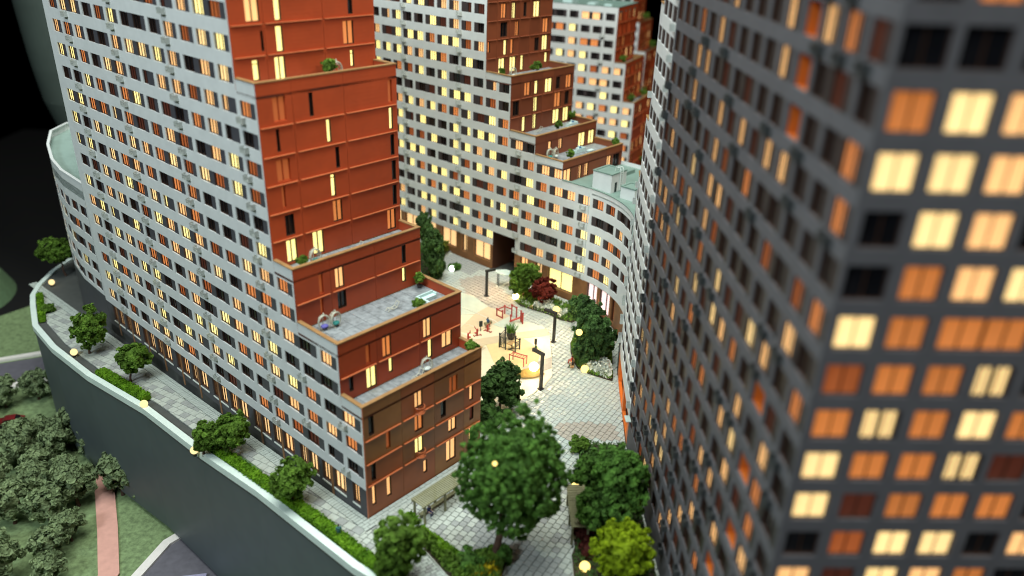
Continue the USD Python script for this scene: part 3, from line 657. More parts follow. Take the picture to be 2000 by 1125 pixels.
m = MB(); m.box(W(1.10, .13, .3325), D1 * .05, D2 * .012, Z * .012); m.box(W(1.12, .27, .3325), D1 * .08, D2 * .010, Z * .010); m.build('roof_duct', 'roof_green', CT)

# ================================================================== PALE TOWER between the curve and the dark tower
rng = random.Random(31)
PT = tag(UsdGeom.Xform.Define(stage, '/World/' + numbered('/World', 'pale_tower')).GetPrim(), 'narrow pale tower seen edge on between the curved block and the dark tower', 'building')
PP = Path([(.2645, 1.635), (.2605, 1.595), (.2560, 1.50), (.2540, 1.43), (.2518, 1.346)], 1)
st_ = [(1.635, .502), (1.595, .632), (1.55, .855), (1.505, 1.04)]
uy = lambda y: float(np.interp(1.635 - y, 1.635 - PP.p[:, 1], PP.u))
wp_ = MB(); US = [uy(y) for y, _ in st_]
for k in range(0, 18):
    zt = .122 + .0496 * k
    i = next((j for j in range(4) if st_[j][1] >= zt + .01), 3); u0 = US[i]
    n = max(1, int((PP.len - u0 + .004) / .0445)); cw = (PP.len - u0) / n; ops = []
    for q in range(n):
        a, c = u0 + q * cw + .0028, u0 + (q + 1) * cw - .0028
        ops.append((a, c, zt - .0265, zt)); window(PT, PP, a, c, zt - .0265, zt, rng.choices(['m', 'd', 'r', 'a'], [5, 5, 3, .6])[0], .005, 0, .4, rng)
    wall_row(wp_, PP, u0, PP.len, zt - .038, zt + .0116, ops, .005)
    if i == 0 or k % 4 == 0: basket(PT, PP, u0 + .006, zt - .0268, 'white_plastic', .010)
    basket(PT, PP, PP.len - .010, zt - .0268, 'white_plastic', .010)
PP.face(wp_, 0, PP.len, .0600, .084)
for i in range(4):
    y, zt = st_[i]; u0 = US[i]; x0 = PP(u0, 0)[0]; u1 = US[i + 1] if i < 3 else PP.len
    lo = 0 if i == 0 else st_[i - 1][1] - .019
    wp_.quad((x0, y, lo), (x0, y, zt), (x0 + .29, y, zt), (x0 + .29, y, lo))
    kk = max(k for k in range(18) if st_[i][1] >= .122 + .0496 * k + .01)
    PP.face(wp_, u0, u1, .122 + .0496 * kk + .0116, zt) if zt > .122 + .0496 * kk + .0116 + .0005 else None
    y2 = st_[i + 1][0] if i < 3 else 1.346
    wp_.quad((x0, y, zt - .019), (x0 + .29, y, zt - .019), (x0 + .29, y2, zt - .019), (x0, y2, zt - .019))
wp_.build('front_wall', 'white_render', PT)
for i in range(3):
    m = MB(); PP.slab(m, US[i], US[i + 1], st_[i][1], st_[i][1] + .002, -.0012, .006); m.build('parapet_cap', 'cap_brown', PT)
gm = MB(); wall_row(gm, PP, 0, PP.len, -.01, .060, [(PP.len * .2, PP.len * .55, .006, .056), (PP.len * .62, PP.len * .93, .006, .056)], .016); gm.build('ground_storey_wall', 'orange_lining', PT)
for a, c, kd in ((.2, .55, 'a'), (.62, .93, 'r')): window(PT, PP, PP.len * a, PP.len * c, .006, .056, kd, .016, None, mull=2)

# ================================================================== DARK TOWER close on the right
rng = random.Random(47)
DT = tag(UsdGeom.Xform.Define(stage, '/World/' + numbered('/World', 'dark_tower')).GetPrim(), 'dark grey model tower with amber lit windows, close on the right', 'building')
C0, C1 = np.array([.2516, 1.345, 0]), np.array([.283, .62, 0]); ax = (C1 - C0) / np.linalg.norm(C1 - C0); ex = np.array([-ax[1], ax[0], 0])
PD = Path([C0, C1], 1); PE = Path([C1, C1 + ex * .285], 1)
cd, ce = PD.len / 15, .0475
wd = MB()
ENDF = {18: 'd d d', 17: 'o y a y o r', 16: 'y y a a d o', 15: 'd y a d y o', 14: 'd o a y d r', 13: 'y o oo a r', 12: 'r o o yy d', 11: 'o yy o y o', 10: 'y o o yy m', 9: 'y m o o o d', 8: 'd r y y d a', 7: 'a m y a o d', 6: 'o d y r d a'}
LOG = {(17, 11): 1, (18, 11): 1, (16, 11): 1, (10, 12): 2, (8, 12): 2, (6, 12): 2, (4, 11): 3, (3, 11): 3, (2, 11): 3}   # loggias lined in orange
for k in range(1, 21):
    zt = .0385 + SH * k; zb = zt - .0335; ops, e_ops = [], []
    i = 0
    while i < 15:
        lg = LOG.get((k, i))
        if lg:
            a, c = i * cd + .004, (i + 1) * cd - .004; ops.append((a, c, zb, zt))
            m = MB(); q = [PD(a, zb, .0042), PD(c, zb, .0042), PD(c, zt, .0042), PD(a, zt, .0042)]; r = [PD(a, zb, .026), PD(c, zb, .026), PD(c, zt, .026), PD(a, zt, .026)]
            for s_ in range(4): m.quad(q[s_], q[(s_ + 1) % 4], r[(s_ + 1) % 4], r[s_])
            m.quad(*r); m.build('loggia_lining', 'orange_lining', DT)
            f = MB(); PD.slab(f, a + (c - a) * .3, a + (c - a) * .7, zb + .003, zt - .004, .0245, .0258); f.build('loggia_door', 'dark_glass', DT); i += 1; continue
        n = 2 if i < 14 and not LOG.get((k, i + 1)) and rng.random() < .22 else 1
        cs = ''.join(rng.choices('gaormd', [6, 22, 7, 6, 16, 38])[0] for _ in range(n))
        a, c = i * cd + .0040, (i + n) * cd - .0040; ops.append((a, c, zb, zt)); window(DT, PD, a, c, zb, zt, cs, .0042, 1, .36, rng); i += n
        if rng.random() < .3: basket(DT, PD, a + .008, zb - .0003, 'dark_plastic')
    wall_row(wd, PD, 0, PD.len, zt - .0391, zt + .0106, ops, .0042)
    i = 0
    for cs in ENDF.get(k, 'd o a d m d').replace('y', 'g').replace('o', 'b').split():
        n = len(cs); big = n == 2 and cs == 'bb'
        if i >= 6: break
        n_ = 1 if cs == 'gg' else n
        a, c = i * ce + .0085, (i + n_) * ce - .0035
        if cs in 'dm' and rng.random() < .5: a -= .004
        e_ops.append((a, c, zb, zt)); window(DT, PE, a, c, zb, zt, cs, .005, 1 if cs == 'gg' else None, .14, rng, 1); i += n_
    wall_row(wd, PE, 0, PE.len, zt - .0391, zt + .0106, e_ops, .005)
PD.face(wd, 0, PD.len, 1.043, 1.07); PE.face(wd, 0, PE.len, 1.043, 1.07)
PD.face(wd, 0, PD.len, -.01, .0491); PE.face(wd, 0, PE.len, -.01, .0491)
q = C1 + ex * .285; r = C0 + ex * .285
wd.quad(q, r, r + Z * 1.07, q + Z * 1.07); wd.quad(C1 + Z * 1.06, q + Z * 1.06, r + Z * 1.06, C0 + Z * 1.06); wd.quad(r, C0, C0 + Z * 1.07, r + Z * 1.07)
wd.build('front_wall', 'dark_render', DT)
m = MB(); m.box(C0 + ax * .004 - ex * .012 + Z * .072, ax * .022, ex * .011, Z * .0018); m.build('entrance_canopy', 'canopy_glass', DT)

# ================================================================== FAR TOWERS
rng = random.Random(59)
FT = empty('terraced_tower', (0, 0, 0), 0, 'grey terraced tower with orange-red side and mint roof, behind the roof ladder', 'building')
FA0 = np.array([.4106, 3.1328, 0.]); a65 = math.radians(65)
E2 = np.array([-math.sin(a65), math.cos(a65), 0]); E1 = np.array([math.cos(a65), math.sin(a65), 0])
def WF(s, t, z=0.): return FA0 + E1 * s + E2 * t + Z * z
TF = [-.0494, 0., .0484]; ZF = [.328, .4753, .678]; TE = .56
PF = Path([WF(0, TE), WF(0, -.0494)], 1); wf = MB()
FROW = {0: [(0, 'd'), (1, 'aa'), (3, 'd'), (4, 'dd')], 1: [(0, 'd'), (1, 'd'), (2, 'd'), (3, 'y'), (4, 'ro')], 2: [(0, 'd'), (1, 'oo'), (3, 'a'), (4, 'dd')], 3: [(0, 'd'), (1, 'd'), (2, 'y'), (3, 'a'), (4, 'y')], 4: [(-1, 'a'), (0, 'a'), (1, 'r'), (2, 'y'), (3, 'd')],
        5: [(-1, 'd'), (0, 'aa'), (2, 'o'), (3, 'y')], 6: [(-1, 'd'), (0, 'y'), (1, 'dd')], 7: [(-2, 'a'), (-1, 'y'), (0, 'o'), (1, 'y'), (2, 'a')], 8: [(-2, 'y'), (-1, 'a'), (0, 'a'), (1, 'o')], 9: [(-2, 'r'), (-1, 'y'), (0, 'd')], 10: [(-2, 'o'), (-1, 'm'), (0, 'a')], 11: [(-2, 'a')]}
for k in range(12):
    zt = .6545 - .0499 * k; i = 2 if k < 4 else (1 if k < 7 else 0); ops = []; used = set()
    lst = list(FROW[k])
    for j, c in lst:
        for q_ in range(len(c)): used.add(j + q_)
    for j in range(-2 + i, 10):
        if j not in used: lst.append((j, rand_code(rng, [20, 18, 16, 8, 8, 24])))
    for j, c in lst:
        t0, t1 = .060 + .05 * j, .098 + .05 * (j + len(c) - 1); ops.append((TE - t1, TE - t0, zt - .027, zt)); window(FT, PF, TE - t1, TE - t0, zt - .027, zt, c, .005, 1, .3, rng)
    wall_row(wf, PF, 0, TE - TF[i], zt - .038, zt + .0119, ops, .005)
    if k % 2: basket(FT, PF, TE - .105, zt - .0275, 'white_plastic')
PF.face(wf, 0, TE - TF[2], .6664, .678); PF.face(wf, TE - TF[2], TE - TF[1], .6545 - .0499 * 4 + .0119, .4753); PF.face(wf, TE - TF[1], TE - TF[0], .6545 - .0499 * 7 + .0119, .328)
PF.face(wf, 0, TE + .0494, -.01, .6545 - .0499 * 11 - .038)
wf.quad(WF(.24, -.0494, 0), WF(.24, -.0494, .328), WF(.24, TE, .328), WF(.24, TE, 0)); wf.build('front_wall', 'white_render', FT)
for i, (t0, z0, z1) in enumerate(((-.0494, -.01, .328), (0., .309, .4753), (.0484, .4563, .678))):
    fl = [z for z in [.022 + .0499 * j for j in range(14)] if z0 + .01 < z < z1 - .02]; wn = []
    for f in [z0 + .003] + fl:
        for x in (.02, .075, .13, .185):
            if rng.random() < .62: wn.append((x + rng.uniform(-.004, .01), x + rng.uniform(.022, .034), f + .006, min(f + .043, z1 - .015), rng.choices('aohu', [3, 3, 2, 4])[0]))
    red_wall(FT, WF(0, t0, 0), E1, -E2, .24, z0, z1, wn, fl, [.06, .12, .18], ['red_panel'], 'red_ledge', rng)
D1_, D2_, O_ = D1, D2, O
def far_roof(t0, t1, z, first):
    th = .006; c = MB(); f = MB()
    f.box(WF(.002, t0 + .002, z - .022), E1 * .236, E2 * (t1 - t0 - .003), Z * .004); f.build('terrace_floor', 'roof_green' if not first else 'terrace_tile', FT)
    for (a, b_, p, q) in ((-.001, .241, t0 - .001, t0 + th), (-.001, th, t0 + th, t1 - .001), (.24 - th, .241, t0 + th, t1 - .001)): c.box(WF(a, p, z), E1 * (b_ - a), E2 * (q - p), Z * .002); c.box(WF(max(a, .0005), max(p, t0 + .0005), z - .019), E1 * (min(b_, .2395) - max(a, .0005)), E2 * (q - max(p, t0 + .0005)), Z * .019)
    c.build('parapet', 'cap_brown' if first else 'roof_green', FT)
far_roof(-.0494, 0, .328, True); far_roof(0, .0484, .4753, True); far_roof(.0484, TE, .678, False)
m = MB()
for (s, t, a, b_, h) in ((.06, .17, .05, .03, .02), (.05, .26, .06, .04, .028), (.12, .12, .02, .03, .014), (.05, .38, .05, .05, .022)): m.box(WF(s, t, .660), E1 * a, E2 * b_, Z * h)
m.build('roof_unit', 'pale_blue', FT)
FC = copy_of(FT, 'terraced_tower', (.2215, 1.289, 0.), 0, 'farthest terraced tower, only its orange-red corner and one terrace shrub showing', group=None)
# ================================================================== GROUND
def slope(x, y):
    q = np.array([x, y, 0]) - O; s, t = q @ D1, q @ D2
    return -.045 * max(0., t) if (s < .001 or t > 1.03) else 0.
def XY(*a): return tuple(W(*a)[:2])
rim = [(-.05, .845), (-.2478, .9742), (-.4709, 1.1657), (-.6236, 1.2847), (-.8101, 1.4434), (-1.0095, 1.5855), (-1.1732, 1.7242), (-1.29, 1.845), (-1.366, 1.9653), (-1.41, 2.04), (-1.4355, 2.12), (-1.4527, 2.2268), (-1.45, 2.36), (-1.40, 2.50), (-1.28, 2.64)]
spine = [XY(.3, 1.55), XY(0, 1.2), XY(0, .8), XY(0, .4), XY(0, 0.), (-.03, .86)]
m = MB(); m.poly(rim + [(-1.0, 2.75)] + spine, lambda x, y: slope(x, y) - .02, lambda x, y: slope(x, y) - .004); m.build('street', 'paver_joint', None, kind='structure')
main = [(-.03, .86), XY(0, 0.), XY(0, .4), XY(0, .8), XY(0, 1.2), XY(.3, 1.55), (-1.0, 2.75), (-.6, 3.6), (.4, 4.6), (1.4, 4.4), (1.5, 1.0), (.75, .42), (.25, .5)]
m = MB(); m.poly(main, -.03, -.004); PLAZA = m.build('plaza', 'paver_joint', None, kind='structure')
# the podium the model stands on: grey side, pale rim
PR = Path(rim + [(-1.0, 2.75)], -1)
class Sloped:
    pass
def rim_strip(mb, d0, d1, z0, z1, low=None):
    for i in range(len(PR.p) - 1):
        A = []
        for j in (i, i + 1):
            x, y = PR.p[j]; n = PR.n[j]; zz = slope(x, y)
            A.append([np.array([x - n[0] * d0, y - n[1] * d0, 0]), np.array([x - n[0] * d1, y - n[1] * d1, 0]), (low if low is not None else zz + z0), zz + z1])
        a, c = A
        V = [np.append(a[0][:2], a[2]), np.append(c[0][:2], c[2]), np.append(c[1][:2], c[2]), np.append(a[1][:2], a[2])]
        V += [np.append(a[0][:2], a[3]), np.append(c[0][:2], c[3]), np.append(c[1][:2], c[3]), np.append(a[1][:2], a[3])]
        mb.add(V, BF[:, ::-1])
m = MB(); rim_strip(m, .002, .012, 0, -.0135, -.37); m.build('podium_side', 'podium_grey', None, kind='structure', label='smooth dark grey side of the raised podium', cat='podium')
m = MB(); rim_strip(m, -.001, .013, -.0130, .0035); m.build('podium_rim', 'rim_white', None, kind='structure', label='pale rounded rim along the podium edge', cat='kerb')

# paving: every stone its own block, the nearest ones single parts
def px_of(p):
    d = np.asarray(p, float) - CAM; z = d @ FW; return 1000 + FPX * (d @ R2) / z, 562.5 - FPX * (d @ U2) / z, z
def paving(parent, name, region, origin, ang, a, b, shift, h, zfun, mats, rng, single=300, gap=.00125, top=.0, zones=()):
    pg = prep(region); x0, y0, x1, y1 = region.bounds; g1 = np.array([math.cos(ang), math.sin(ang)]); g2 = np.array([-g1[1], g1[0]])
    c = [(np.array(k) - origin) for k in ((x0, y0), (x1, y0), (x1, y1), (x0, y1))]; us = [k @ g1 for k in c]; vs = [k @ g2 for k in c]
    T = []
    for j in range(int(min(vs) / b) - 1, int(max(vs) / b) + 2):
        for i in range(int(min(us) / a) - 2, int(max(us) / a) + 2):
            u = (i + (shift * j) % 1.0) * a; v = j * b
            q = [origin + g1 * (u + du) + g2 * (v + dv) for du, dv in ((gap / 2, gap / 2), (a - gap / 2, gap / 2), (a - gap / 2, b - gap / 2), (gap / 2, b - gap / 2))]
            P_ = Polygon(q)
            if pg.contains(P_): pts = [tuple(k) for k in q]
            elif pg.intersects(P_):
                r = P_.intersection(region)
                if r.geom_type != 'Polygon' or r.area < a * b * .06: continue
                pts = list(r.exterior.coords)[:-1]
                if Polygon(pts).exterior.is_ccw is False: pts = pts[::-1]
            else: continue
            cx = sum(k[0] for k in pts) / len(pts); cy = sum(k[1] for k in pts) / len(pts)
            m_ = next((mm for pz, mm in zones if pz.contains(Point(cx, cy))), None) or rng.choice(mats)
            dz = rng.uniform(-.00016, .00016)
            X, Y, zd = px_of((cx, cy, zfun(cx, cy)))
            vis = -20 < X < 2020 and -10 < Y < 1140
            T.append((zd if vis else zd + 9, pts, m_, dz))
    T.sort(key=lambda k: k[0]); rest = {}
    for n_, (zd, pts, m_, dz) in enumerate(T):
        if n_ < single: mb = MB()
        else: mb = rest.setdefault(m_, MB())
        zt = [zfun(*k) + top + dz for k in pts]; V = [(x, y, z) for (x, y), z in zip(pts, zt)]; n = len(V)
        Vb = [(x, y, z - h) for x, y, z in V]
        mb.add(V, [[0, k, k + 1] for k in range(1, n - 1)]); mb.add(V + Vb, [[(k + 1) % n, k, n + k, n + (k + 1) % n] for k in range(n)])
        if n_ < single: mb.build(name, m_, parent)
    for m_, mb in rest.items(): mb.build(name, m_, parent, kind='stuff')
rng = random.Random(71)
playground = Polygon([(-.1426, 2.0309), (-.1091, 2.0137), (-.0622, 1.9467), (-.0185, 1.9132), (.01, 1.8854), (.0586, 1.8599), (.085, 1.848), (.098, 1.83), (.103, 1.79), (.1055, 1.69), (.1031, 1.598), (.0826, 1.552), (.0442, 1.5066), (-.007, 1.4524), (-.06, 1.41), (-.30, 1.62), (-.42, 1.82), (-.30, 1.99)])
bedA = Polygon([(.003, 2.014), (.008, 1.985), (.024, 1.957), (.06, 1.934), (.10, 1.912), (.135, 1.880), (.165, 1.868), (.20, 1.90), (.19, 1.96), (.125, 2.012), (.07, 2.058), (.03, 2.075), (.008, 2.05)])
bedB = Polygon([(.153, 1.712), (.157, 1.67), (.166, 1.634), (.19, 1.611), (.2272, 1.5907), (.246, 1.581), (.2495, 1.60), (.258, 1.70), (.262, 1.78), (.235, 1.825), (.20, 1.83), (.168, 1.80), (.155, 1.76)])
bedC = Polygon([(.122, .90), (.120, 1.0), (.1195, 1.02), (.126, 1.04), (.126, 1.155), (.138, 1.19), (.150, 1.31), (.165, 1.335), (.243, 1.338), (.2495, 1.30), (.262, .90)])
bedD = Polygon([(-.29, 2.20), (-.262, 2.11), (-.235, 2.09), (-.22, 2.12), (-.215, 2.30), (-.20, 2.335), (-.25, 2.37), (-.34, 2.40)])
bedE = Polygon([(-.197, 2.180), (-.178, 2.170), (-.160, 2.185), (-.158, 2.205), (-.175, 2.215), (-.195, 2.205)])
bedF = Polygon([(-.148, 1.070), (-.075, .998), (-.052, 1.004), (-.02, 1.014), (.004, 1.024), (.010, 1.010), (-.0, .955), (-.05, .93), (-.09, .965), (-.158, 1.052)])
bedG = Polygon([(-.055, 1.44), (-.035, 1.36), (.003, 1.42), (.012, 1.455), (-.008, 1.452), (-.02, 1.445)])
pathF = Polygon([(-.20, .955), (-.178, 1.010), (-.150, 1.036), (-.092, .9665), (-.06, .925), (-.12, .88)])
front_pts = [XY(.29, 1.45), XY(.955, 1.45), XY(.955, .3)] + [tuple(p[:2]) for p in [W(.676 + .279 * math.cos(a), .26 - .279 * math.sin(a)) for a in np.radians(np.linspace(0, 48.9, 12))]] + [(.262, 1.635), (.2495, 1.346), (.281, .62), (.16, .70), (-.03, .86), (-.06, .87), XY(-.06, -.09), XY(0, -.028), XY(.0, -.02), XY(.296, -.02), XY(.296, .4)]
BIG0 = Polygon(rim + [(-1.0, 2.75)] + spine).buffer(0).difference(LineString(rim + [(-1.0, 2.75)]).buffer(.034))
plz = Polygon(front_pts).buffer(0).union(BIG0.union(Polygon([(-.03, .86), XY(0, 0), XY(.05, -.03), (.05, .80)])).intersection(Polygon([XY(-.6, -.026), XY(.6, -.026), XY(.6, -1), XY(-.6, -1)]))).buffer(.0002).difference(playground.buffer(.0006))
for b_ in (bedA, bedB, bedC, bedD, bedE, bedF, bedG, pathF): plz = plz.difference(b_.buffer(.0018))
zone = [(Polygon([(-.16, 2.12), (-.09, 2.16), (.02, 1.975), (-.03, 1.90), (-.10, 1.93)]), 'paver_warm'), (Polygon([(.10, 1.41), (.232, 1.418), (.245, 1.357), (.12, 1.352)]), 'paver_warm'), (Polygon([(-.05, 1.135), (.118, .977), (.10, .90), (-.02, .93), (-.05, 1.0)]), 'paver_grey'),
        (Polygon([(-.18, 2.33), (-.05, 2.24), (-.13, 2.16), (-.24, 2.25)]), 'paver_grey')]
ang = math.radians(60.5)
near = plz.intersection(sbox(-2, 0, 2, 1.235)); far = plz.intersection(sbox(-2, 1.2362, 2, 4))
paving(PLAZA, 'paving_stone', near, np.array([.05, 1.05]), ang, .0132, .0132, .5, .003, lambda x, y: 0., ['paver_a', 'paver_a', 'paver_a', 'paver_grey'], rng, 300, zones=zone)
paving(PLAZA, 'far_paving_stone', far, np.array([.15, 1.4]), ang, .0128, .0125, .22, .003, lambda x, y: 0., ['paver_a', 'paver_a', 'paver_a', 'brick_pale'], rng, 0, zones=zone)
bricks = Polygon([XY(-.024, -.024), XY(.296, -.024), XY(.296, -.001), XY(-.0012, -.001), XY(-.0012, .45), XY(-.024, .45)])
paving(PLAZA, 'footway_brick', Polygon([XY(-.024, -.024), XY(.296, -.024), XY(.296, -.0015), XY(-.024, -.0015)]), np.array(XY(0, -.0235)), math.atan2(D1[1], D1[0]), .0150, .0075, .5, .003, lambda x, y: 0., ['brick_pale'], rng, 60, .0008)
paving(PLAZA, 'path_brick', pathF, np.array([-.1798, .9775]), math.radians(38), .0125, .0068, .5, .003, lambda x, y: 0., ['brick_pale', 'brick_pale', 'paver_grey'], rng, 120, .0009)
STREET = stage.GetPrimAtPath('/World/street')
st_in = Polygon([XY(-.0012, -.001)] + [XY(-.0012, t) for t in (.4, .8, 1.2, 1.6)] + [XY(-.024, 1.6)] + [XY(-.024, t) for t in (1.2, .8, .4)] + [XY(-.024, -.001)])
paving(STREET, 'footway_brick', st_in, np.array(XY(-.0237, 0)), math.atan2(D2[1], D2[0]), .0075, .0150, .0, .003, slope, ['brick_pale'], rng, 80, .0008)
BIG = BIG0
st_all = BIG.difference(Polygon([XY(-.0245, -.6), XY(-.0245, 2.2), XY(.5, 2.2), XY(.5, -.6)])).difference(Polygon([tuple(p[:2]) for p in wp] + [XY(.3, TENDL)]).buffer(.004))
st_out = st_all.difference(Polygon([XY(-.6, -.025), XY(.6, -.025), XY(.6, -1), XY(-.6, -1)]))
inner = [(p[0] - n[0] * .036, p[1] - n[1] * .036) for p, n in zip(PR.p[1:], PR.n[1:])]
if st_out.geom_type != 'Polygon': st_out = max(st_out.geoms, key=lambda g: g.area)
paving(STREET, 'paving_stone', st_out, np.array(XY(-.0245, 0)), math.atan2(D2[1], D2[0]) + .16, .0205, .0165, .5, .003, slope, ['paver_a', 'paver_a', 'paver_grey'], rng, 160, .0010)
# playground surface in soft colours
def sheet(name, pts, z, matn, parent=None, th=.003, **kw): m_ = MB(); m_.poly(pts, z - th, z); return m_.build(name, matn, parent, **kw)
PG = sheet('playground_surface', list(playground.exterior.coords)[:-1], .0004, 'rubber_cream', None, .004, kind='structure')
def patch(pts, matn, z):
    q = Polygon(pts).buffer(0).intersection(playground.buffer(-.0008))
    for g in getattr(q, 'geoms', [q]):
        if g.area > 1e-6: sheet('colour_field', list(g.exterior.coords)[:-1], z, matn, PG, .0005)
patch([(-.15, 2.04), (-.30, 1.99), (-.30, 1.86), (-.10, 1.90), (-.055, 1.962)], 'rubber_mint', .0008)
patch([(-.055, 1.962), (-.10, 1.90), (-.14, 1.80), (-.095, 1.79), (.0, 1.90)], 'rubber_sand', .0012)
patch([(.0, 1.93), (.06, 1.87), (.10, 1.83), (.02, 1.80), (-.07, 1.86)], 'rubber_mint', .0010)
patch([(.10, 1.835), (.02, 1.805), (-.09, 1.76), (-.07, 1.73), (.03, 1.775), (.11, 1.80)], 'rubber_sand', .0015)
patch([(.03, 1.78), (-.06, 1.735), (-.03, 1.62), (.06, 1.60), (.08, 1.72)], 'rubber_yellow', .0013)
patch([(-.14, 1.80), (-.09, 1.76), (-.06, 1.72), (-.10, 1.66), (-.22, 1.70)], 'rubber_sand', .0013)
patch([(.06, 1.60), (.11, 1.64), (.11, 1.69), (.075, 1.665), (.03, 1.63)], 'paver_warm', .0016)
m = MB()
for p, q in (((-.20, 1.985), (-.045, 1.865)), ((-.045, 1.865), (-.03, 1.845))): m.box((*p, .0018), (q[0] - p[0], q[1] - p[1], 0), (.0012, .0012, 0), (0, 0, .0006))
m.build('painted_line', 'line_white', PG)
m = MB(); c_ = [(-.13 + .045 * math.cos(a), 1.80 + .04 * math.sin(a), .0022) for a in np.linspace(-.6, 2.4, 16)]; m.tube(c_, .0006, 4); m.build('painted_line', 'line_white', PG)

# ================================================================== PLANTING
def leaves(center, rad, n, size, seed, lump=.28, flat=1., freq=3.2, shell=.62, bottom=-1.):
    """small leaf faces gathered in clumps over a lumpy crown: (vertices, quads)"""
    g = np.random.default_rng(seed); K = max(30, int(n / 26)); c = g.normal(size=(K * 2, 3)); c /= np.linalg.norm(c, axis=1, keepdims=True); c = c[c[:, 2] > bottom][:K]; K = len(c)
    L = meshkit.fbm(c * freq + seed * 7.1, 3, seed); rr = (1 - lump + lump * 2.1 * (L - .28)) * (shell + (1.06 - shell) * g.random(K) ** .5)
    C_ = c * rr[:, None]; k_ = g.integers(0, K, n); sg = .9 / math.sqrt(K)
    off = g.normal(size=(n, 3)); off /= np.linalg.norm(off, axis=1, keepdims=True); off *= (sg * 1.5 * g.random(n) ** .4)[:, None]
    p = np.asarray(center) + (C_[k_] + off) * np.asarray(rad); d = off / np.linalg.norm(off, axis=1, keepdims=True) + c[k_] * .8
    a = g.normal(size=(n, 3)); a /= np.linalg.norm(a, axis=1, keepdims=True)
    nn = d + .6 * g.normal(size=(n, 3)); b = np.cross(nn, a); b /= np.maximum(np.linalg.norm(b, axis=1, keepdims=True), 1e-9); a = np.cross(b, nn); a /= np.maximum(np.linalg.norm(a, axis=1, keepdims=True), 1e-9)
    s = size * g.uniform(.55, 1.3, n)[:, None]; k = nn / np.linalg.norm(nn, axis=1, keepdims=True) * s * .35
    V = np.stack([p - a * s, p + b * s * .62 + k, p + a * s, p - b * s * .62 + k], 1).reshape(-1, 3); F = np.arange(4 * n).reshape(-1, 4)
    return V, F
def core(center, rad, seed, k=.72, lump=.28, freq=3.2):
    import trimesh
    s = trimesh.creation.icosphere(3); d = np.array(s.vertices); L = meshkit.fbm(d * freq + seed * 7.1, 3, seed); rr = (1 - lump + lump * 2.1 * (L - .28)) * k
    return np.asarray(center) + d * rr[:, None] * np.asarray(rad), np.array(s.faces)
def trunk_mesh(base, top, r, rad, seed, limbs=5):
    m_ = MB(); g = np.random.default_rng(seed); base, top = np.asarray(base, float), np.asarray(top, float)
    P_ = [base + (top - base) * k + np.r_[g.normal(size=2) * r * .45 * (0 < k < 1), 0] for k in np.linspace(0, 1, 6)]
    m_.tube(P_, [r * 1.35, r * 1.02, r * .9, r * .82, r * .72, r * .5], 8)
    for i in range(limbs):
        a = 2 * math.pi * i / limbs + g.random(); st = P_[3 if i % 2 else 4]; e = st + np.array([math.cos(a) * rad * .5, math.sin(a) * rad * .5, rad * g.uniform(.2, .6)])
        m_.tube([st, (st + e) / 2 + np.r_[0, 0, rad * .05], e], [r * .55, r * .4, r * .18], 6)
    return m_
def tree(name, base, center, rad, matn, label, n, size, seed, r=.004, group=None, corek=.70, lump=.28, freq=3.2, shell=.62, extra=(), cat='tree'):
    base = np.asarray(base, float); c = np.asarray(center, float) - base
    o = empty(name, base, 0, label, cat, group)
    trunk_mesh((0, 0, -.002), (c[0] * .8, c[1] * .8, c[2]), r, rad[0], seed).build('trunk', 'bark', o)
    m_ = MB(); V, F = leaves(c, rad, n, size, seed, lump, 1., freq, shell); m_.add(V, F)
    if corek: m_.add(*core(c, rad, seed, corek, lump, freq))
    for (dx, dy, dz, k) in extra:
        cc = c + np.array([dx, dy, dz]); V, F = leaves(cc, np.asarray(rad) * k, int(n * k * k), size, seed + 3, lump, 1., freq, shell); m_.add(V, F)
        if corek: m_.add(*core(cc, np.asarray(rad) * k, seed + 3, corek, lump, freq))
    m_.build('crown', matn, o); return o
tree('tree', (-.0135, 1.0088, 0), (.014, 1.012, .180), (.094, .088, .118), 'leaf_deep', 'large round green tree in front of the plaza, trunk bare, tallest of the trees', 36000, .0032, 1, .0062, corek=.70, lump=.22, shell=.62)
tree('tree', (-.173, .952, 0), (-.166, .958, .078), (.046, .044, .055), 'leaf_mid', 'small round green tree at the front corner of the red wall', 5200, .0042, 2, .003, corek=.6, lump=.32, extra=((-.012, -.006, -.045, .72),))
tree('tree', (.198, 1.085, 0), (.190, 1.085, .128), (.058, .052, .056), 'leaf_deep', 'tall dark green tree beside the slatted pergola and dark tower', 7000, .0044, 3, .004, corek=.68, extra=((-.012, -.02, -.052, .95), (-.038, .02, -.01, .6), (.03, -.01, -.04, .6)))
tree('tree', (.203, .968, 0), (.196, .965, .074), (.054, .050, .054), 'leaf_lime', 'bright lime green tree at the foot of the dark tower', 7000, .0040, 4, .004, corek=.74, lump=.34, freq=4.4)
tree('tree', (-.0184, 1.4416, 0), (-.011, 1.4466, .083), (.046, .044, .048), 'leaf_dark', 'dark leafy tree rising behind the right end of the red wall', 4200, .0044, 5, .003, corek=.5, lump=.4, extra=((.016, -.012, -.03, .72), (-.03, -.035, .0, .7), (-.032, -.06, -.045, .7)))
tree('tree', (-.2502, 2.1438, 0), (-.240, 2.1438, .096), (.036, .040, .060), 'leaf_dark', 'dark tall tree between red tower and pale front, left end of plaza', 3600, .0046, 6, .003, corek=.62, extra=((.014, -.02, -.05, .8), (-.035, .10, .02, .8)))
tree('tree', (-.2219, 2.3045, 0), (-.224, 2.3045, .030), (.024, .022, .034), 'leaf_olive', 'small yellow-green tree before the lit shop windows', 1300, .0042, 7, .0018, corek=.4, lump=.4)
tree('tree', (.0348, 2.0126, 0), (.034, 2.0126, .068), (.046, .040, .044), 'leaf_mid', 'light green tree in front of the brown passage', 3600, .0050, 8, .003, corek=.5, lump=.4, extra=((-.012, -.005, -.025, .7), (.022, .005, .012, .6)))
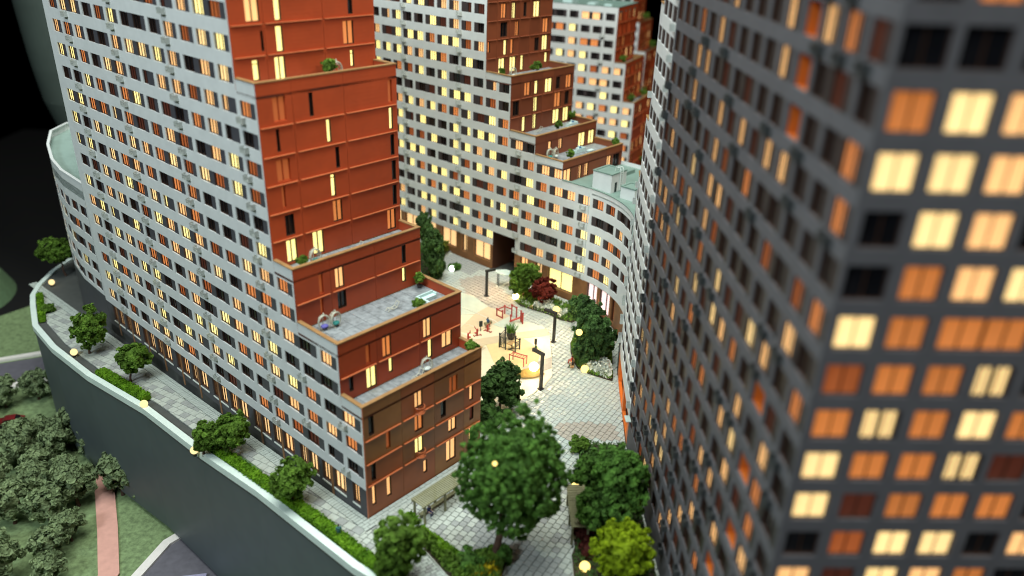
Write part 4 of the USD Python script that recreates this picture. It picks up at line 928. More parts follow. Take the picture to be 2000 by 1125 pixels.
tree('maple_tree', (.0935, 1.9754, 0), (.090, 1.9754, .046), (.039, .034, .036), 'leaf_red', 'round dark red maple before the lit window in the bed', 3400, .0042, 9, .0025, corek=.62, lump=.3)
tree('tree', (.2105, 1.665, 0), (.2005, 1.662, .088), (.050, .046, .072), 'leaf_dark', 'broad dark green tree with a yellow globe lamp before it', 6400, .0046, 10, .004, corek=.66, lump=.36, extra=((-.008, .06, .020, .66), (.026, .01, -.03, .7), (-.02, -.012, -.045, .6)))
tree('tree', (.188, 1.83, 0), (.183, 1.825, .070), (.034, .032, .042), 'leaf_dark', 'smaller dark tree below the curved front, behind the broad dark one', 2600, .0044, 11, .0028, corek=.62)
sl = lambda x, y: slope(x, y)
for (b_, c_, rd, lb, sd) in (((-.393, 1.130), (-.387, 1.130, .056), (.041, .040, .042), 'bushy street tree by the podium rim, nearest the red corner', 20), ((-.566, 1.285), (-.553, 1.285, .040), (.039, .038, .038), 'street tree on the podium, right one of the pair by the grey lawn', 21),
        ((-.612, 1.278), (-.602, 1.278, .030), (.031, .030, .034), 'street tree on the podium, left one of the pair by the grey lawn', 22), ((-.8944, 1.5637), (-.878, 1.5637, .030), (.040, .040, .038), 'street tree on the podium between the two long hedges', 23),
        ((-1.0606, 1.698), (-1.046, 1.698, .030), (.046, .044, .056), 'taller street tree on the podium near its rounded end', 24), ((-1.392, 2.20), (-1.405, 2.20, .012), (.058, .05, .044), 'loose green tree at the rounded far end of the podium', 25)):
    z0 = sl(*b_); tree('street_tree', (*b_, z0), (c_[0], c_[1], c_[2]), rd, 'leaf_mid', lb, 3600, .0046, sd, .0026, 'street trees along the podium', .62, .32)
for i, (x, y, r_, lb) in enumerate(((.50, 3.30, .06, 'low bush behind the low green roof, left of two'), (.585, 3.36, .055, 'low bush behind the low green roof, right of two'))): tree('bush', (x, y, 0), (x, y, .05), (r_, r_, .04), 'leaf_mid', lb, 900, .009, 30 + i, .003, None, .8, cat='bush')
# beds, hedges, flowers
def kerb_of(pg, name, label, soil='soil', h=.0022):
    o = empty(name, (0, 0, 0), 0, label, 'flower bed')
    m_ = MB(); m_.poly(list(pg.exterior.coords)[:-1], -.006, h - .0006); m_.build('bed_soil', soil, o)
    r = pg.buffer(.0016).exterior.coords; m_ = MB()
    pts = np.array(r)[:-1]; ins = [np.array(pg.exterior.interpolate(pg.exterior.project(Point(*p))).coords[0]) for p in pts]
    for i in range(len(pts)):
        j = (i + 1) % len(pts); V = [(*pts[i], -.005), (*pts[j], -.005), (*ins[j], -.005), (*ins[i], -.005)]; V += [(p[0], p[1], h) for p in V]
        m_.add(V, BF)
    m_.build('kerb', 'paver_a', o); return o
kerb_of(bedA, 'flower_bed', 'kidney-shaped flower bed with red maple beneath the curved front')
kerb_of(bedB, 'flower_bed', 'rounded flower bed with white flowers under the broad dark tree')
kerb_of(bedC, 'flower_bed', 'long planted bed along the foot of the dark tower', 'soil')
kerb_of(bedD, 'flower_bed', 'planted bed at the left end of the plaza under the dark tall tree')
kerb_of(bedE, 'flower_bed', 'tiny oval grass bed with white globe lamp in the paving')
kerb_of(bedF, 'flower_bed', 'planted bed at the foot of the large round tree', 'soil')
kerb_of(bedG, 'flower_bed', 'narrow bed beside the right end of the red wall', 'soil')
def spray(pg, n, size, z, seed, up=.5):
    """a carpet of leaf faces over a plan polygon"""
    g = np.random.default_rng(seed); x0, y0, x1, y1 = pg.bounds; q = prep(pg); P_ = []
    while len(P_) < n:
        p = g.random(2) * (x1 - x0, y1 - y0) + (x0, y0)
        if q.contains(Point(*p)): P_.append(p)
    P_ = np.array(P_); hh = z * (.15 + .85 * g.random(n)) * (.55 + .9 * meshkit.noise(np.c_[P_ * 55, np.zeros(n)], seed)); p = np.c_[P_, hh + .001]
    a = g.normal(size=(n, 3)); a[:, 2] = np.abs(a[:, 2]) + up; a /= np.linalg.norm(a, axis=1, keepdims=True); b = np.cross(a, g.normal(size=(n, 3))); b /= np.linalg.norm(b, axis=1, keepdims=True)
    s = size * g.uniform(.6, 1.3, n)[:, None]
    V = np.stack([p - a * s, p + b * s * .5, p + a * s, p - b * s * .5], 1).reshape(-1, 3); return V, np.arange(4 * n).reshape(-1, 4)
def cover(name, pg, n, size, z, seed, matn, label, cat, up=.5):
    m_ = MB(); m_.add(*spray(pg, n, size, z, seed, up)); return m_.build(name, matn, None, label=label, cat=cat, kind='stuff')
cover('ground_cover', bedA.buffer(-.003), 2600, .0035, .010, 1, 'leaf_mid', 'low green ground cover in the bed below the curved front', 'ground cover')
cover('ground_cover', bedB.buffer(-.002), 3800, .0035, .011, 2, 'leaf_mid', 'low green ground cover in the rounded bed with white flowers', 'ground cover')
cover('ground_cover', bedC.buffer(-.002), 5000, .0038, .014, 3, 'leaf_dark', 'dark low ground cover along the foot of the dark tower', 'ground cover')
cover('ground_cover', bedD.buffer(-.002), 1400, .0035, .010, 4, 'leaf_dark', 'low ground cover in the bed at the left end of the plaza', 'ground cover')
cover('grass_tuft', bedE.buffer(-.001), 700, .006, .012, 5, 'leaf_deep', 'tufted bright grass around the white globe lamp', 'grass', 1.6)
cover('ground_cover', bedF.buffer(-.003), 2600, .0042, .020, 6, 'leaf_mid', 'leafy ground cover around the trunk of the large round tree', 'ground cover')
cover('white_flowers', Polygon([(.058, 1.948), (.135, 1.893), (.155, 1.905), (.15, 1.94), (.10, 1.965), (.07, 1.965)]), 1300, .0036, .020, 7, 'petal_white', 'white flowers in front of the red maple', 'flowers')
cover('white_flowers', Polygon([(.012, 2.0), (.03, 1.963), (.055, 1.945), (.05, 1.97), (.02, 2.02)]), 160, .0028, .009, 17, 'petal_white', 'few white flowers under the light green tree', 'flowers')
cover('white_flowers', Polygon([(.170, 1.640), (.20, 1.615), (.243, 1.585), (.249, 1.63), (.225, 1.665), (.185, 1.66)]), 1500, .0036, .021, 8, 'petal_white', 'white flowers at the front of the rounded bed', 'flowers')
cover('yellow_flowers', Polygon([(-.06, .95), (-.02, .945), (.0, .965), (-.012, .985), (-.05, .975)]), 420, .0042, .020, 9, 'petal_yellow', 'yellow flowers below the large round tree', 'flowers', 1.0)
def bush(x, y, r, h, matn, label, seed, n=900, size=.0040, z0=0.):
    o = empty('bush', (x, y, z0), 0, label, 'bush')
    st_ = MB(); st_.tube([(0, 0, -.003), (.001, 0, h * .5)], [.0016, .0009], 6); st_.build('stem', 'bark', o)
    m_ = MB(); m_.add(*leaves((0, 0, h * .5), (r, r, h * .55), n, size, seed, .3)); m_.add(*core((0, 0, h * .5), (r, r, h * .55), seed, .7, .3)); m_.build('foliage', matn, o)
bush(-.055, .99, .028, .030, 'leaf_deep', 'leafy bush left of the large tree trunk', 41)
bush(-.020, .997, .024, .026, 'leaf_mid', 'leafy bush against the large tree trunk', 42)
bush(.003, 1.004, .016, .030, 'leaf_deep', 'upright bush right of the large tree trunk', 43)
bush(.142, 1.060, .022, .034, 'leaf_maroon', 'maroon bush at the end of the narrow slatted pergola', 44)
bush(.150, 1.025, .018, .024, 'leaf_maroon', 'low maroon bush beside the lime green tree', 45)
bush(.122, 1.935, .018, .022, 'leaf_deep', 'spiky green bush right of the red maple', 46, 700)
bush(.150, 1.925, .018, .024, 'leaf_mid', 'light green bush before the pink shop window', 47, 700)
bush(-1.30, 1.935, .020, .022, 'leaf_mid', 'small round bush on the rounded end of the podium', 48, 700, .004, -.061)
bush(.150, 1.345 - .03, .022, .030, 'leaf_mid', 'light green bush at the tip of the long bed', 49)
bush(.147, 1.20, .024, .034, 'leaf_deep', 'dark bush behind the narrow slatted pergola', 50)
def hedge(p0, p1, w, h, label, seed, z0=0., dens=1.):
    """clipped hedge from p0 to p1 on the ground"""
    p0, p1 = np.array([*p0, slope(*p0) + z0]), np.array([*p1, slope(*p1) + z0]); L = np.linalg.norm(p1 - p0); ax_ = (p1 - p0) / L; pr = np.cross(Z, ax_); pr /= np.linalg.norm(pr)
    g = np.random.default_rng(seed); n = int(L * (w + 2 * h) * 190000 * dens); u = g.random(n) * L; f = g.random(n); k = 2 * h + w; c = f * k
    off = np.where(c < h, -w / 2, np.where(c < h + w, c - h - w / 2, w / 2)); zz = np.where(c < h, c, np.where(c < h + w, h, k - c))
    p = p0 + ax_ * u[:, None] + pr * (off + g.normal(size=n) * .0008)[:, None] + Z * (zz + g.normal(size=n) * .0009 + .0012 * meshkit.noise(np.c_[u * 60, off * 60, zz * 60], seed))[:, None]
    a = g.normal(size=(n, 3)); a /= np.linalg.norm(a, axis=1, keepdims=True); b = np.cross(a, g.normal(size=(n, 3))); b /= np.linalg.norm(b, axis=1, keepdims=True); s = .0026 * g.uniform(.6, 1.3, n)[:, None]
    V = np.stack([p - a * s, p + b * s * .7, p + a * s, p - b * s * .7], 1).reshape(-1, 3)
    m_ = MB(); m_.add(V, np.arange(4 * n).reshape(-1, 4)); m_.box(p0 - pr * w * .47, p1 - p0, pr * w * .94, Z * h * .95); m_.build('hedge', 'leaf_hedge', None, label=label, cat='hedge')
def off_rim(i, f, d):
    a, b_ = PR.p[i], PR.p[i + 1]; n = PR.n[i]; p = a + (b_ - a) * f; return (p[0] - n[0] * d, p[1] - n[1] * d)
hedge(off_rim(1, -.35, .026), off_rim(1, .45, .026), .020, .013, 'clipped hedge along the podium rim, part nearest the red corner', 61)
hedge(off_rim(1, .46, .026), off_rim(2, .95, .026), .020, .013, 'clipped hedge along the podium rim before the bushy street tree', 62)
hedge(off_rim(4, .12, .026), off_rim(4, .95, .026), .021, .013, 'clipped hedge along the podium rim below the two far street trees', 63)
hedge(off_rim(7, .1, .024), off_rim(8, .9, .024), .014, .010, 'short clipped hedge at the rounded end of the podium', 64)
hedge((-.149, 1.064), (-.070, .9965), .0165, .012, 'bright clipped hedge between the pergola and the brick path', 65)
hedge((-.157, 1.082), (-.172, 1.099), .012, .014, 'short clipped hedge behind the left end of the pergola', 66)
lw = [off_rim(3, -.62, .019), off_rim(3, -.28, .019), off_rim(3, -.28, .050), off_rim(3, -.62, .050)]
m = MB(); m.poly(lw, lambda x, y: slope(x, y) - .002, lambda x, y: slope(x, y) + .0032); m.build('lawn', 'lawn_dark', None, kind='stuff', label='small dull green lawn plot at the podium rim', cat='lawn')

# ================================================================== LAMPS
LIT = []
def globe(x, y, z, r, matn, label, up=0.):
    o = empty('globe_lamp', (x, y, slope(x, y) + up), 0, label, 'lamp')
    import trimesh
    s = trimesh.creation.icosphere(3, r); m_ = MB(); m_.add(np.array(s.vertices) + (0, 0, z), s.faces); m_.build('globe', matn, o)
    m_ = MB(); m_.lathe([(.0001, -.004), (r * .5, -.004), (r * .5, .001), (r * .28, .0015), (r * .28, max(z - r * .92, .002)), (.0001, max(z - r * .92, .002))], n=10); m_.build('stand', 'metal_black', o)
globe(-.1843, 2.179, .0085, .0095, 'globe_white', 'white glowing globe lamp in the tiny grass bed')
globe(.0115, 2.000, .0100, .0088, 'globe_bright', 'bright globe lamp at the foot of the light green tree')
globe(.1231, 1.90, .0255, .0088, 'globe_warm', 'yellow globe lamp seen above the leaning lamp post arm')
globe(.1625, 1.628, .0060, .0078, 'globe_warm', 'yellow globe lamp half hidden in the broad dark tree', .100)
globe(.1825, 1.6238, .0080, .0095, 'globe_warm', 'yellow globe lamp beside the white flowers and the bench')
globe(.1325, 1.166, .0290, .0085, 'globe_warm', 'amber globe lamp at the far end of the narrow pergola')
globe(.1397, .9872, .0100, .0090, 'globe_warm', 'amber globe lamp beside the lime green tree')
globe(.0593, 1.616, .0140, .0115, 'globe_bright', 'brightest glowing globe above the curved slatted bench')
globe(-.632, 1.281, .010, .0080, 'globe_soft', 'glowing globe lamp on the rim beside the grey lawn')
globe(-.811, 1.452, .010, .0085, 'globe_soft', 'glowing globe lamp between lawn and long far hedge')
globe(-1.093, 1.687, .010, .0085, 'globe_soft', 'glowing globe lamp at the far end of the long far hedge')
globe(-1.39, 2.12, .010, .0085, 'globe_soft', 'glowing globe lamp at the rounded end of the podium')
globe(-.0160, .944, .0060, .0036, 'globe_warm', 'small amber lamp glowing inside the large round tree', .2465)
def lamp_post(x, y, h, ang, L, label, power=1.):
    o = empty('lamp_post', (x, y, 0), 0, label, 'lamp post', None)
    d = np.array([math.cos(ang), math.sin(ang), 0]); pr = np.array([-d[1], d[0], 0]); w = .0030
    m_ = MB(); m_.box(-d * .0058 - pr * .0058 - Z * .002, d * .0116, pr * .0116, Z * .0042); m_.build('base_plate', 'metal_black', o)
    m_ = MB(); m_.box(-d * w - pr * w + Z * .0022, d * 2 * w, pr * 2 * w, Z * (h - .0022)); m_.build('post', 'metal_black', o)
    m_ = MB(); m_.box(-d * w * 1.3 - pr * w * 1.25 + Z * h, d * L, pr * 2.5 * w, Z * .0058); m_.build('arm', 'metal_black', o)
    m_ = MB(); m_.box(d * L * .35 - pr * w * .8 + Z * (h - .0006), d * L * .5, pr * w * 1.6, Z * .0006); m_.build('light_strip', 'led_warm', o)
lamp_post(-.0725, 2.0167, .0760, .55, .030, 'black lamp post left of the brown passage, arm raised to the right')
lamp_post(.112, 1.7639, .0815, 2.55, .036, 'black lamp post before the broad dark tree with long flat arm')
lamp_post(.0752, 1.5406, .0905, 2.35, .034, 'black lamp post nearest the viewer, arm over the bright globe')
lamp_post(-.20, 1.775, .0820, -.25, .034, 'black lamp post of the playground standing behind the red tower')

# ================================================================== PLAYGROUND
def at(o, pts): return pts
def bars(o, name, lst, r, matn):
    m_ = MB()
    for p in lst: m_.tube(p, r, 6)
    return m_.build(name, matn, o)
def post(o, x, y, h, r, matn): 
    m_ = MB(); m_.tube([(x, y, -.001), (x, y, h)], r, 6); m_.lathe([(.0001, h + r * 1.9), (r * 1.3, h + r * 1.2), (r * 1.5, h), (.0001, h)], (x, y, 0), 8); m_.build('post', matn, o)
gx = empty('gym_frame', (-.003, 1.879, 0), -.72, 'red outdoor gym frame with rope ladder and sloping bench on the playground', 'play equipment')
for (x, y, h) in ((-.038, -.011, .022), (-.030, .012, .026), (-.016, -.012, .024), (-.006, .014, .036), (.013, .012, .036), (.012, -.010, .020), (.030, .011, .032), (.043, .004, .032)): post(gx, x, y, h, .0018, 'toy_red')
bars(gx, 'rail', [[(-.038, -.011, .020), (-.016, -.012, .022)], [(-.038, -.011, .003), (-.016, -.012, .003)], [(-.030, .012, .024), (-.006, .014, .024)], [(-.038, -.011, .020), (-.030, .012, .024)], [(-.006, .014, .036), (.013, .012, .036)], [(.030, .011, .030), (.043, .004, .030)], [(.030, .011, .004), (.043, .004, .004)]], .0015, 'toy_red')
m = MB(); m.box((.010, -.012, .004), (.020, .021, .012), (.006, -.006, 0), (0, 0, .0014)); m.build('bench_board', 'toy_red', gx)
bars(gx, 'rung', [[(.030, .011, .006 + .004 * i), (.043, .004, .006 + .004 * i)] for i in range(6)] + [[(.0343, .0087, .004), (.0343, .0087, .030)], [(.0387, .0063, .004), (.0387, .0063, .030)]], .0009, 'toy_red')
mb_ = empty('climbing_bars', (.021, 1.650, 0), -.45, 'low red climbing bars beside the bright globe lamp', 'play equipment')
for (x, y) in ((-.020, -.007), (-.018, .009), (.019, -.008), (.020, .008)): post(mb_, x, y, .024, .0011, 'toy_red')
bars(mb_, 'rail', [[(-.020, -.007, .0235), (.019, -.008, .0235)], [(-.018, .009, .0235), (.020, .008, .0235)]], .0011, 'toy_red')
bars(mb_, 'rung', [[(-.018 + .0062 * i, -.0073, .0240), (-.017 + .0062 * i, .0087, .0240)] for i in range(7)], .0008, 'toy_red')
pc = empty('climbing_tower', (-.001, 1.722, 0), -.55, 'black play frame with wall bars under the grass planter', 'play equipment')
for (x, y, h) in ((-.023, -.011, .040), (-.021, .012, .048), (-.004, -.012, .034), (-.002, .013, .036), (.010, .012, .032), (.023, -.009, .030), (.024, .010, .030)): post(pc, x, y, h, .0018, 'toy_black')
bars(pc, 'rail', [[(-.023, -.011, .004), (.023, -.009, .004)], [(-.004, -.012, .0035), (.024, .010, .0035)], [(-.023, -.011, .033), (-.004, -.012, .033)], [(-.021, .012, .034), (-.002, .013, .034)], [(.023, -.009, .028), (.024, .010, .028)], [(.023, -.009, .016), (.024, .010, .016)], [(-.002, .013, .030), (.024, .010, .028)], [(-.023, -.011, .036), (-.021, .012, .044)]], .0009, 'toy_black')
bars(pc, 'bar', [[(-.0225, -.011 + .0055 * i, .006), (-.0225, -.011 + .0055 * i, .036)] for i in range(5)] + [[(-.0225, -.011, .006 + .005 * i), (-.0215, .012, .006 + .005 * i)] for i in range(7)] + [[(-.020 + .0045 * i, -.0115, .005), (-.020 + .0045 * i, -.0115, .032)] for i in range(4)] + [[(.0235, -.009 + .0045 * i, .016), (.0235, -.009 + .0045 * i, .028)] for i in range(5)], .0006, 'toy_black')
m = MB(); m.abox((-.003, -.010, .017), (.011, .011, .019)); m.build('platform', 'timber', pc)
gp = empty('grass_planter', (.002, 1.770, 0), 0, 'bowl planter of tall bright grass above the black play frame', 'planter')
m = MB(); m.lathe([(.0001, 0), (.006, 0), (.0115, .012), (.0125, .020), (.0115, .020), (.0001, .0185)], n=18); m.build('bowl', 'pot_dark', gp)
g_ = np.random.default_rng(3); m = MB()
for i in range(170):
    a = g_.random() * 2 * math.pi; r_ = .010 * math.sqrt(g_.random()); b0 = np.array([r_ * math.cos(a), r_ * math.sin(a), .019]); tip = b0 + np.array([math.cos(a) * (.004 + r_ * .9), math.sin(a) * (.004 + r_ * .9), .017 + .007 * g_.random()]); w_ = np.array([-math.sin(a), math.cos(a), 0]) * .0008
    md = (b0 + tip) / 2 + Z * .003; m.add([b0 - w_, b0 + w_, md + w_ * .8, md - w_ * .8, tip], [[0, 1, 2], [0, 2, 3], [3, 2, 4]])
m.build('grass', 'leaf_deep', gp)
def exerciser(x, y, rz, label, flip=1):
    o = empty('exercise_machine', (x, y, 0), rz, label, 'play equipment')
    m_ = MB(); m_.abox((-.002, -.0022, 0), (.002, .0022, .020)); m_.build('column', 'toy_red', o)
    bars(o, 'foot', [[(-.010, 0, .001), (.012, 0, .001)], [(.010, -.005, .001), (.010, .005, .001)], [(-.009, -.005, .001), (-.009, .005, .001)]], .0012, 'toy_red')
    bars(o, 'handle', [[(0, 0, .018), (.005 * flip, -.003, .022), (.006 * flip, -.004, .027)], [(0, 0, .018), (.005 * flip, .003, .022), (.006 * flip, .004, .027)]], .0008, 'toy_red')
    m_ = MB(); m_.abox((.004 * flip - .003, -.003, .0085), (.004 * flip + .003, .003, .0100)); m_.build('seat', 'toy_red', o)
exerciser(-.060, 1.807, -.5, 'red exercise machine below the sloping black board'); exerciser(-.086, 1.782, .4, 'red exercise machine nearest the terrace corner, left', -1); exerciser(-.108, 1.757, .2, 'red exercise machine half hidden by the terrace shrub')
o = empty('notice_board', (-.078, 1.807, 0), .3, 'dark upright board standing beside the red exercise machines', 'board'); m = MB(); m.abox((-.0008, -.0008, 0), (.0008, .0008, .020)); m.build('post', 'toy_black', o); m = MB(); m.abox((-.0045, -.0014, .014), (.0045, .0014, .030)); m.build('panel', 'toy_black', o)
o = empty('notice_board', (.0652, 1.735, 0), .1, 'dark upright board behind the seated person in green', 'board'); m = MB(); m.abox((-.0009, -.0009, 0), (.0009, .0009, .012)); m.build('post', 'toy_black', o); m = MB(); m.abox((-.0032, -.0013, .008), (.0032, .0013, .024)); m.build('panel', 'toy_black', o)
o = empty('barrel_seat', (-.060, 1.829, 0), .6, 'olive barrel-shaped seat lying beside the red exercise machine', 'seat')
m = MB(); m.tube([(-.010, 0, .0125), (.010, 0, .0145)], .0052, 12); m.build('barrel', 'olive_wood', o); bars(o, 'leg', [[(-.006, 0, 0), (-.006, 0, .010)], [(.006, 0, 0), (.006, 0, .010)]], .0012, 'toy_black')
sb = empty('slatted_bench', (.0493, 1.601, 0), .45, 'curved low bench of golden slats under the bright globe', 'bench')
for i in range(24):
    x = -.034 + .0028 * i; hw = .021 * math.sqrt(max(0, 1 - ((x - .008) / .046) ** 2)); m = MB(); m.abox((x - .0009, -hw, .0035 + .00012 * abs(i - 12)), (x + .0009, hw, .0052 + .00012 * abs(i - 12))); m.build('slat', 'gold_slat', sb)
m = MB(); m.abox((-.030, -.004, -.001), (.030, .004, .0034)); m.build('plinth', 'toy_black', sb)
o = empty('wooden_stool', (.0549, 1.9455, .0016), .2, 'tiny pale wooden stool in the bed by the maple', 'stool'); m = MB(); m.abox((-.004, -.003, .006), (.004, .003, .0078)); m.build('seat', 'timber', o)
for x in (-.003, .003): m = MB(); m.abox((x - .0007, -.0028, -.002), (x + .0007, .0028, .006)); m.build('leg', 'timber', o)
bn = empty('plaza_bench', (.1545, 1.652, 0), 1.45, 'pale stone bench at the rim of the rounded bed', 'bench'); m = MB(); m.abox((-.022, -.0042, .0052), (.022, .0042, .0085)); m.build('seat', 'timber', bn)
for x in (-.016, .016): m = MB(); m.abox((x - .003, -.0036, -.001), (x + .003, .0036, .0052)); m.build('leg', 'paver_a', bn)
bn = empty('plaza_bench', (.0665, 1.712, 0), 1.5, 'small timber block seat under the person in green', 'bench'); m = MB(); m.abox((-.0065, -.004, .004), (.0065, .004, .0085)); m.build('seat', 'timber', bn); m = MB(); m.abox((-.0055, -.003, 0), (.0055, .003, .004)); m.build('leg', 'timber', bn)
ca = empty('entrance_canopy', (-.022, 2.079, 0), -.12, 'pale flat canopy between lamp post and light green tree', 'canopy')
m = MB(); m.poly([(-.030, .018), (.000, .026), (.026, .010), (.022, -.012), (.004, -.016), (-.027, .000)], .0435, .0460); m.build('roof', 'canopy_glass', ca)
for x, y in ((-.023, .010), (.018, .008), (.016, -.008), (-.018, .002)): m = MB(); m.abox((x - .001, y - .001, -.001), (x + .001, y + .001, .0435)); m.build('post', 'metal_black', ca)
def pergola(loc, rz, L, w, h, n, label, matn='olive_wood'):
    o = empty('pergola', loc, rz, label, 'pergola')
    for x in (.006, L / 2, L - .006):
        for y in (.0025, w - .0025): m_ = MB(); m_.abox((x - .0018, y - .0016, -.001), (x + .0018, y + .0016, h)); m_.build('post', matn, o)
    for y in (.0006, w - .0034): m_ = MB(); m_.abox((0, y, h), (L, y + .0028, h + .0026)); m_.build('beam', matn, o)
    for i in range(n):
        x = .0012 + (L - .0046) * i / (n - 1); m_ = MB(); m_.abox((x, -.0012, h + .0026), (x + .0023, w + .0012, h + .0046)); m_.build('slat', matn, o)
    m_ = MB(); m_.abox((.012, w - .013, .0055), (L - .012, w - .006, .0075)); m_.build('bench_seat', matn, o)
    for x in (.016, L / 2 + .006, L - .016): m_ = MB(); m_.abox((x - .001, w - .012, -.001), (x + .001, w - .007, .0055)); m_.build('bench_leg', matn, o)
    for x in (L * .70, L * .82): m_ = MB(); m_.abox((x, w - .0035, .004), (x + .001, w - .0025, h - .004)); m_.build('rail', matn, o)
p_ = W(.054, -.0885); pergola((p_[0], p_[1], 0), math.atan2(D1[1], D1[0]), .112, .032, .0405, 25, 'olive slatted pergola along the foot of the red wall')
pergola((.1505, 1.043, .0), math.pi / 2 + .03, .112, .032, .0405, 25, 'narrow slatted pergola between large tree and dark tower')

# ================================================================== TERRACE FURNITURE
def potted(p, h, r, label, seed, big=False):
    o = empty('potted_shrub', p, 0, label, 'plant')
    m_ = MB(); q = r * .45; m_.lathe([(.0001, 0), (q * .75, 0), (q, h * .2), (q * .85, h * .2), (.0001, h * .18)], n=12); m_.build('pot', 'pot_dark', o)
    m_ = MB(); m_.tube([(0, 0, h * .15), (.0004, 0, h * .45), (0, .0004, h * .75)], [.0008, .0007, .0005], 5); m_.build('stem', 'bark', o)
    m_ = MB(); m_.add(*leaves((0, 0, h * .68), (r, r, h * .34), 420 if not big else 800, .0036, seed, .35, 1., 3., .3)); m_.add(*core((0, 0, h * .68), (r, r, h * .34), seed, .5, .35)); m_.build('foliage', 'leaf_mid', o)
def egg_chair(p, rz, label, cush):
    o = empty('egg_chair', p, rz, label, 'chair'); R_, H = .0122, .0150
    th = np.linspace(-2.5, 2.5, 26); ring = [(0, R_ * .86 * math.sin(a), H + R_ * 1.15 * math.cos(a)) for a in th]
    m_ = MB(); m_.tube(ring, .0013, 6)
    for k in (.35, .7): m_.tube([(-R_ * k * .9, y * (1 - k * .25), H + (z - H) * (1 - k * .22)) for (_, y, z) in ring], .0006, 5)
    for a in (-1.6, -.8, 0, .8, 1.6): m_.tube([(-R_ * k * .9, R_ * .86 * math.sin(a) * (1 - k * .25), H + R_ * 1.15 * math.cos(a) * (1 - k * .22)) for k in (0, .35, .7, .95)], .0005, 4)
    m_.build('basket', 'rattan', o)
    m_ = MB(); m_.tube([(0, 0, H + R_ * 1.15), (-.002, 0, H + R_ * 1.5), (-.006, 0, H + R_ * 1.1), (-.0085, 0, .006), (-.006, 0, .0008)], .0009, 6); m_.tube([(-.006, -.006, .0008), (.004, -.005, .0008)], .0008, 5); m_.tube([(-.006, .006, .0008), (.004, .005, .0008)], .0008, 5); m_.tube([(-.006, -.006, .0008), (-.006, .006, .0008)], .0008, 5); m_.build('stand', 'rattan', o)
    m_ = MB(); m_.add(*[(np.array(v) * (.0060, .0078, .0040) + (-.001, 0, H - R_ * .62), f) for v, f in [core((0, 0, 0), (1, 1, 1), 3, .95, .08)]][0]); m_.build('cushion', cush, o)
def lounger(p, rz, label):
    o = empty('lounger', p, rz, label, 'lounger')
    m_ = MB()
    for y in (-.004, .004): m_.tube([(-.013, y, .0005), (-.009, y, .0055), (.0, y, .0022), (.008, y, .0040), (.014, y, .0125)], .0007, 5)
    for (x, z) in ((-.009, .0055), (0, .0022), (.008, .0040), (.014, .0125)): m_.tube([(x, -.004, z), (x, .004, z)], .0006, 5)
    m_.build('frame', 'rattan', o)
def sofa(p, rz, label):
    o = empty('corner_sofa', p, rz, label, 'sofa')
    UsdGeom.Xformable(o).AddScaleOp().Set(Gf.Vec3f(1.2))
    for nm, lo, hi in (('seat', (-.016, -.004, .0005), (.016, .004, .0058)), ('seat', (.008, .0041, .0005), (.016, .016, .0058)), ('backrest', (-.016, -.0062, .0005), (.0185, -.0041, .0105)), ('backrest', (.0161, -.0040, .0005), (.0185, .016, .0105)), ('armrest', (-.0182, -.0062, .0005), (-.0161, .004, .0085))):
        m_ = MB(); m_.abox(lo, hi); m_.build(nm, 'pale_blue', o)
def table(p, rz, label):
    o = empty('terrace_table', p, rz, label, 'table'); m_ = MB(); m_.abox((-.0115, -.006, .0085), (.0115, .006, .0105)); m_.build('tabletop', 'pale_blue', o)
    for x in (-.009, .009):
        for y in (-.0042, .0042): m_ = MB(); m_.abox((x - .0014, y - .0012, .0002), (x + .0014, y + .0012, .0085)); m_.build('leg', 'pale_blue', o)
r1, r2 = math.atan2(D1[1], D1[0]), math.atan2(D2[1], D2[0])
zt4, zt3, zt2, zt1 = .2192, .3183, .4176, .7206
egg_chair(W(.176, .030, zt4), r2 + math.pi - .3, 'white hanging egg chair on the lowest red terrace', 'white_plastic'); lounger(W(.150, .028, zt4), r1 + .2, 'bent tube lounger on the lowest red terrace'); potted(W(.277, .016, zt4), .032, .0145, 'potted shrub at the outer corner of the lowest red terrace', 71)
egg_chair(W(.036, .142, zt3), r2 + math.pi - .2, 'egg chair with violet cushion on the tiled red terrace', 'cushion_violet'); egg_chair(W(.058, .138, zt3), r2 + math.pi + .1, 'egg chair with green cushion on the tiled red terrace', 'cushion_teal')
potted(W(.202, .080, zt3), .026, .012, 'potted shrub at the parapet of the tiled red terrace', 72); potted(W(.272, .156, zt3), .032, .0125, 'potted shrub in the inner corner of the tiled red terrace', 73); sofa(W(.245, .104, zt3), r1 + math.pi, 'pale blue corner sofa on the tiled red terrace'); lounger(W(.172, .120, zt3), r1, 'low tube lounger beside the wall of the tiled red terrace')
potted(W(.036, .196, zt2), .026, .0095, 'small shrub behind the parapet of the third red terrace', 74); egg_chair(W(.068, .200, zt2), r2 + math.pi, 'egg chair with teal cushion on the third red terrace', 'cushion_teal'); lounger(W(.160, .204, zt2), r1, 'white tube lounger on the third red terrace')
potted(W(.166, .262, zt1), .036, .015, 'leafy shrub on the highest red terrace in view', 75); egg_chair(W(.184, .262, zt1), r2 + math.pi, 'white egg chair beside the shrub on the highest red terrace', 'white_plastic')
c3, c2, c1 = .3765, .4255, .5725
egg_chair(W(1.003, .425, c3), r2 + math.pi - .3, 'white egg chair on the lowest russet terrace, left of two', 'cushion_teal'); egg_chair(W(1.020, .418, c3), r2 + math.pi + .2, 'white egg chair on the lowest russet terrace, right of two', 'white_plastic'); potted(W(1.030, .376, c3), .034, .012, 'tall potted plant at the lowest russet terrace parapet', 76)
sofa(W(1.120, .415, c3), r1, 'pale blue sofa on the lowest russet terrace'); table(W(1.136, .386, c3), r1, 'pale blue table on the lowest russet terrace'); potted(W(1.225, .362, c3), .034, .011, 'slim potted tree at the far corner of the lowest russet terrace', 77)
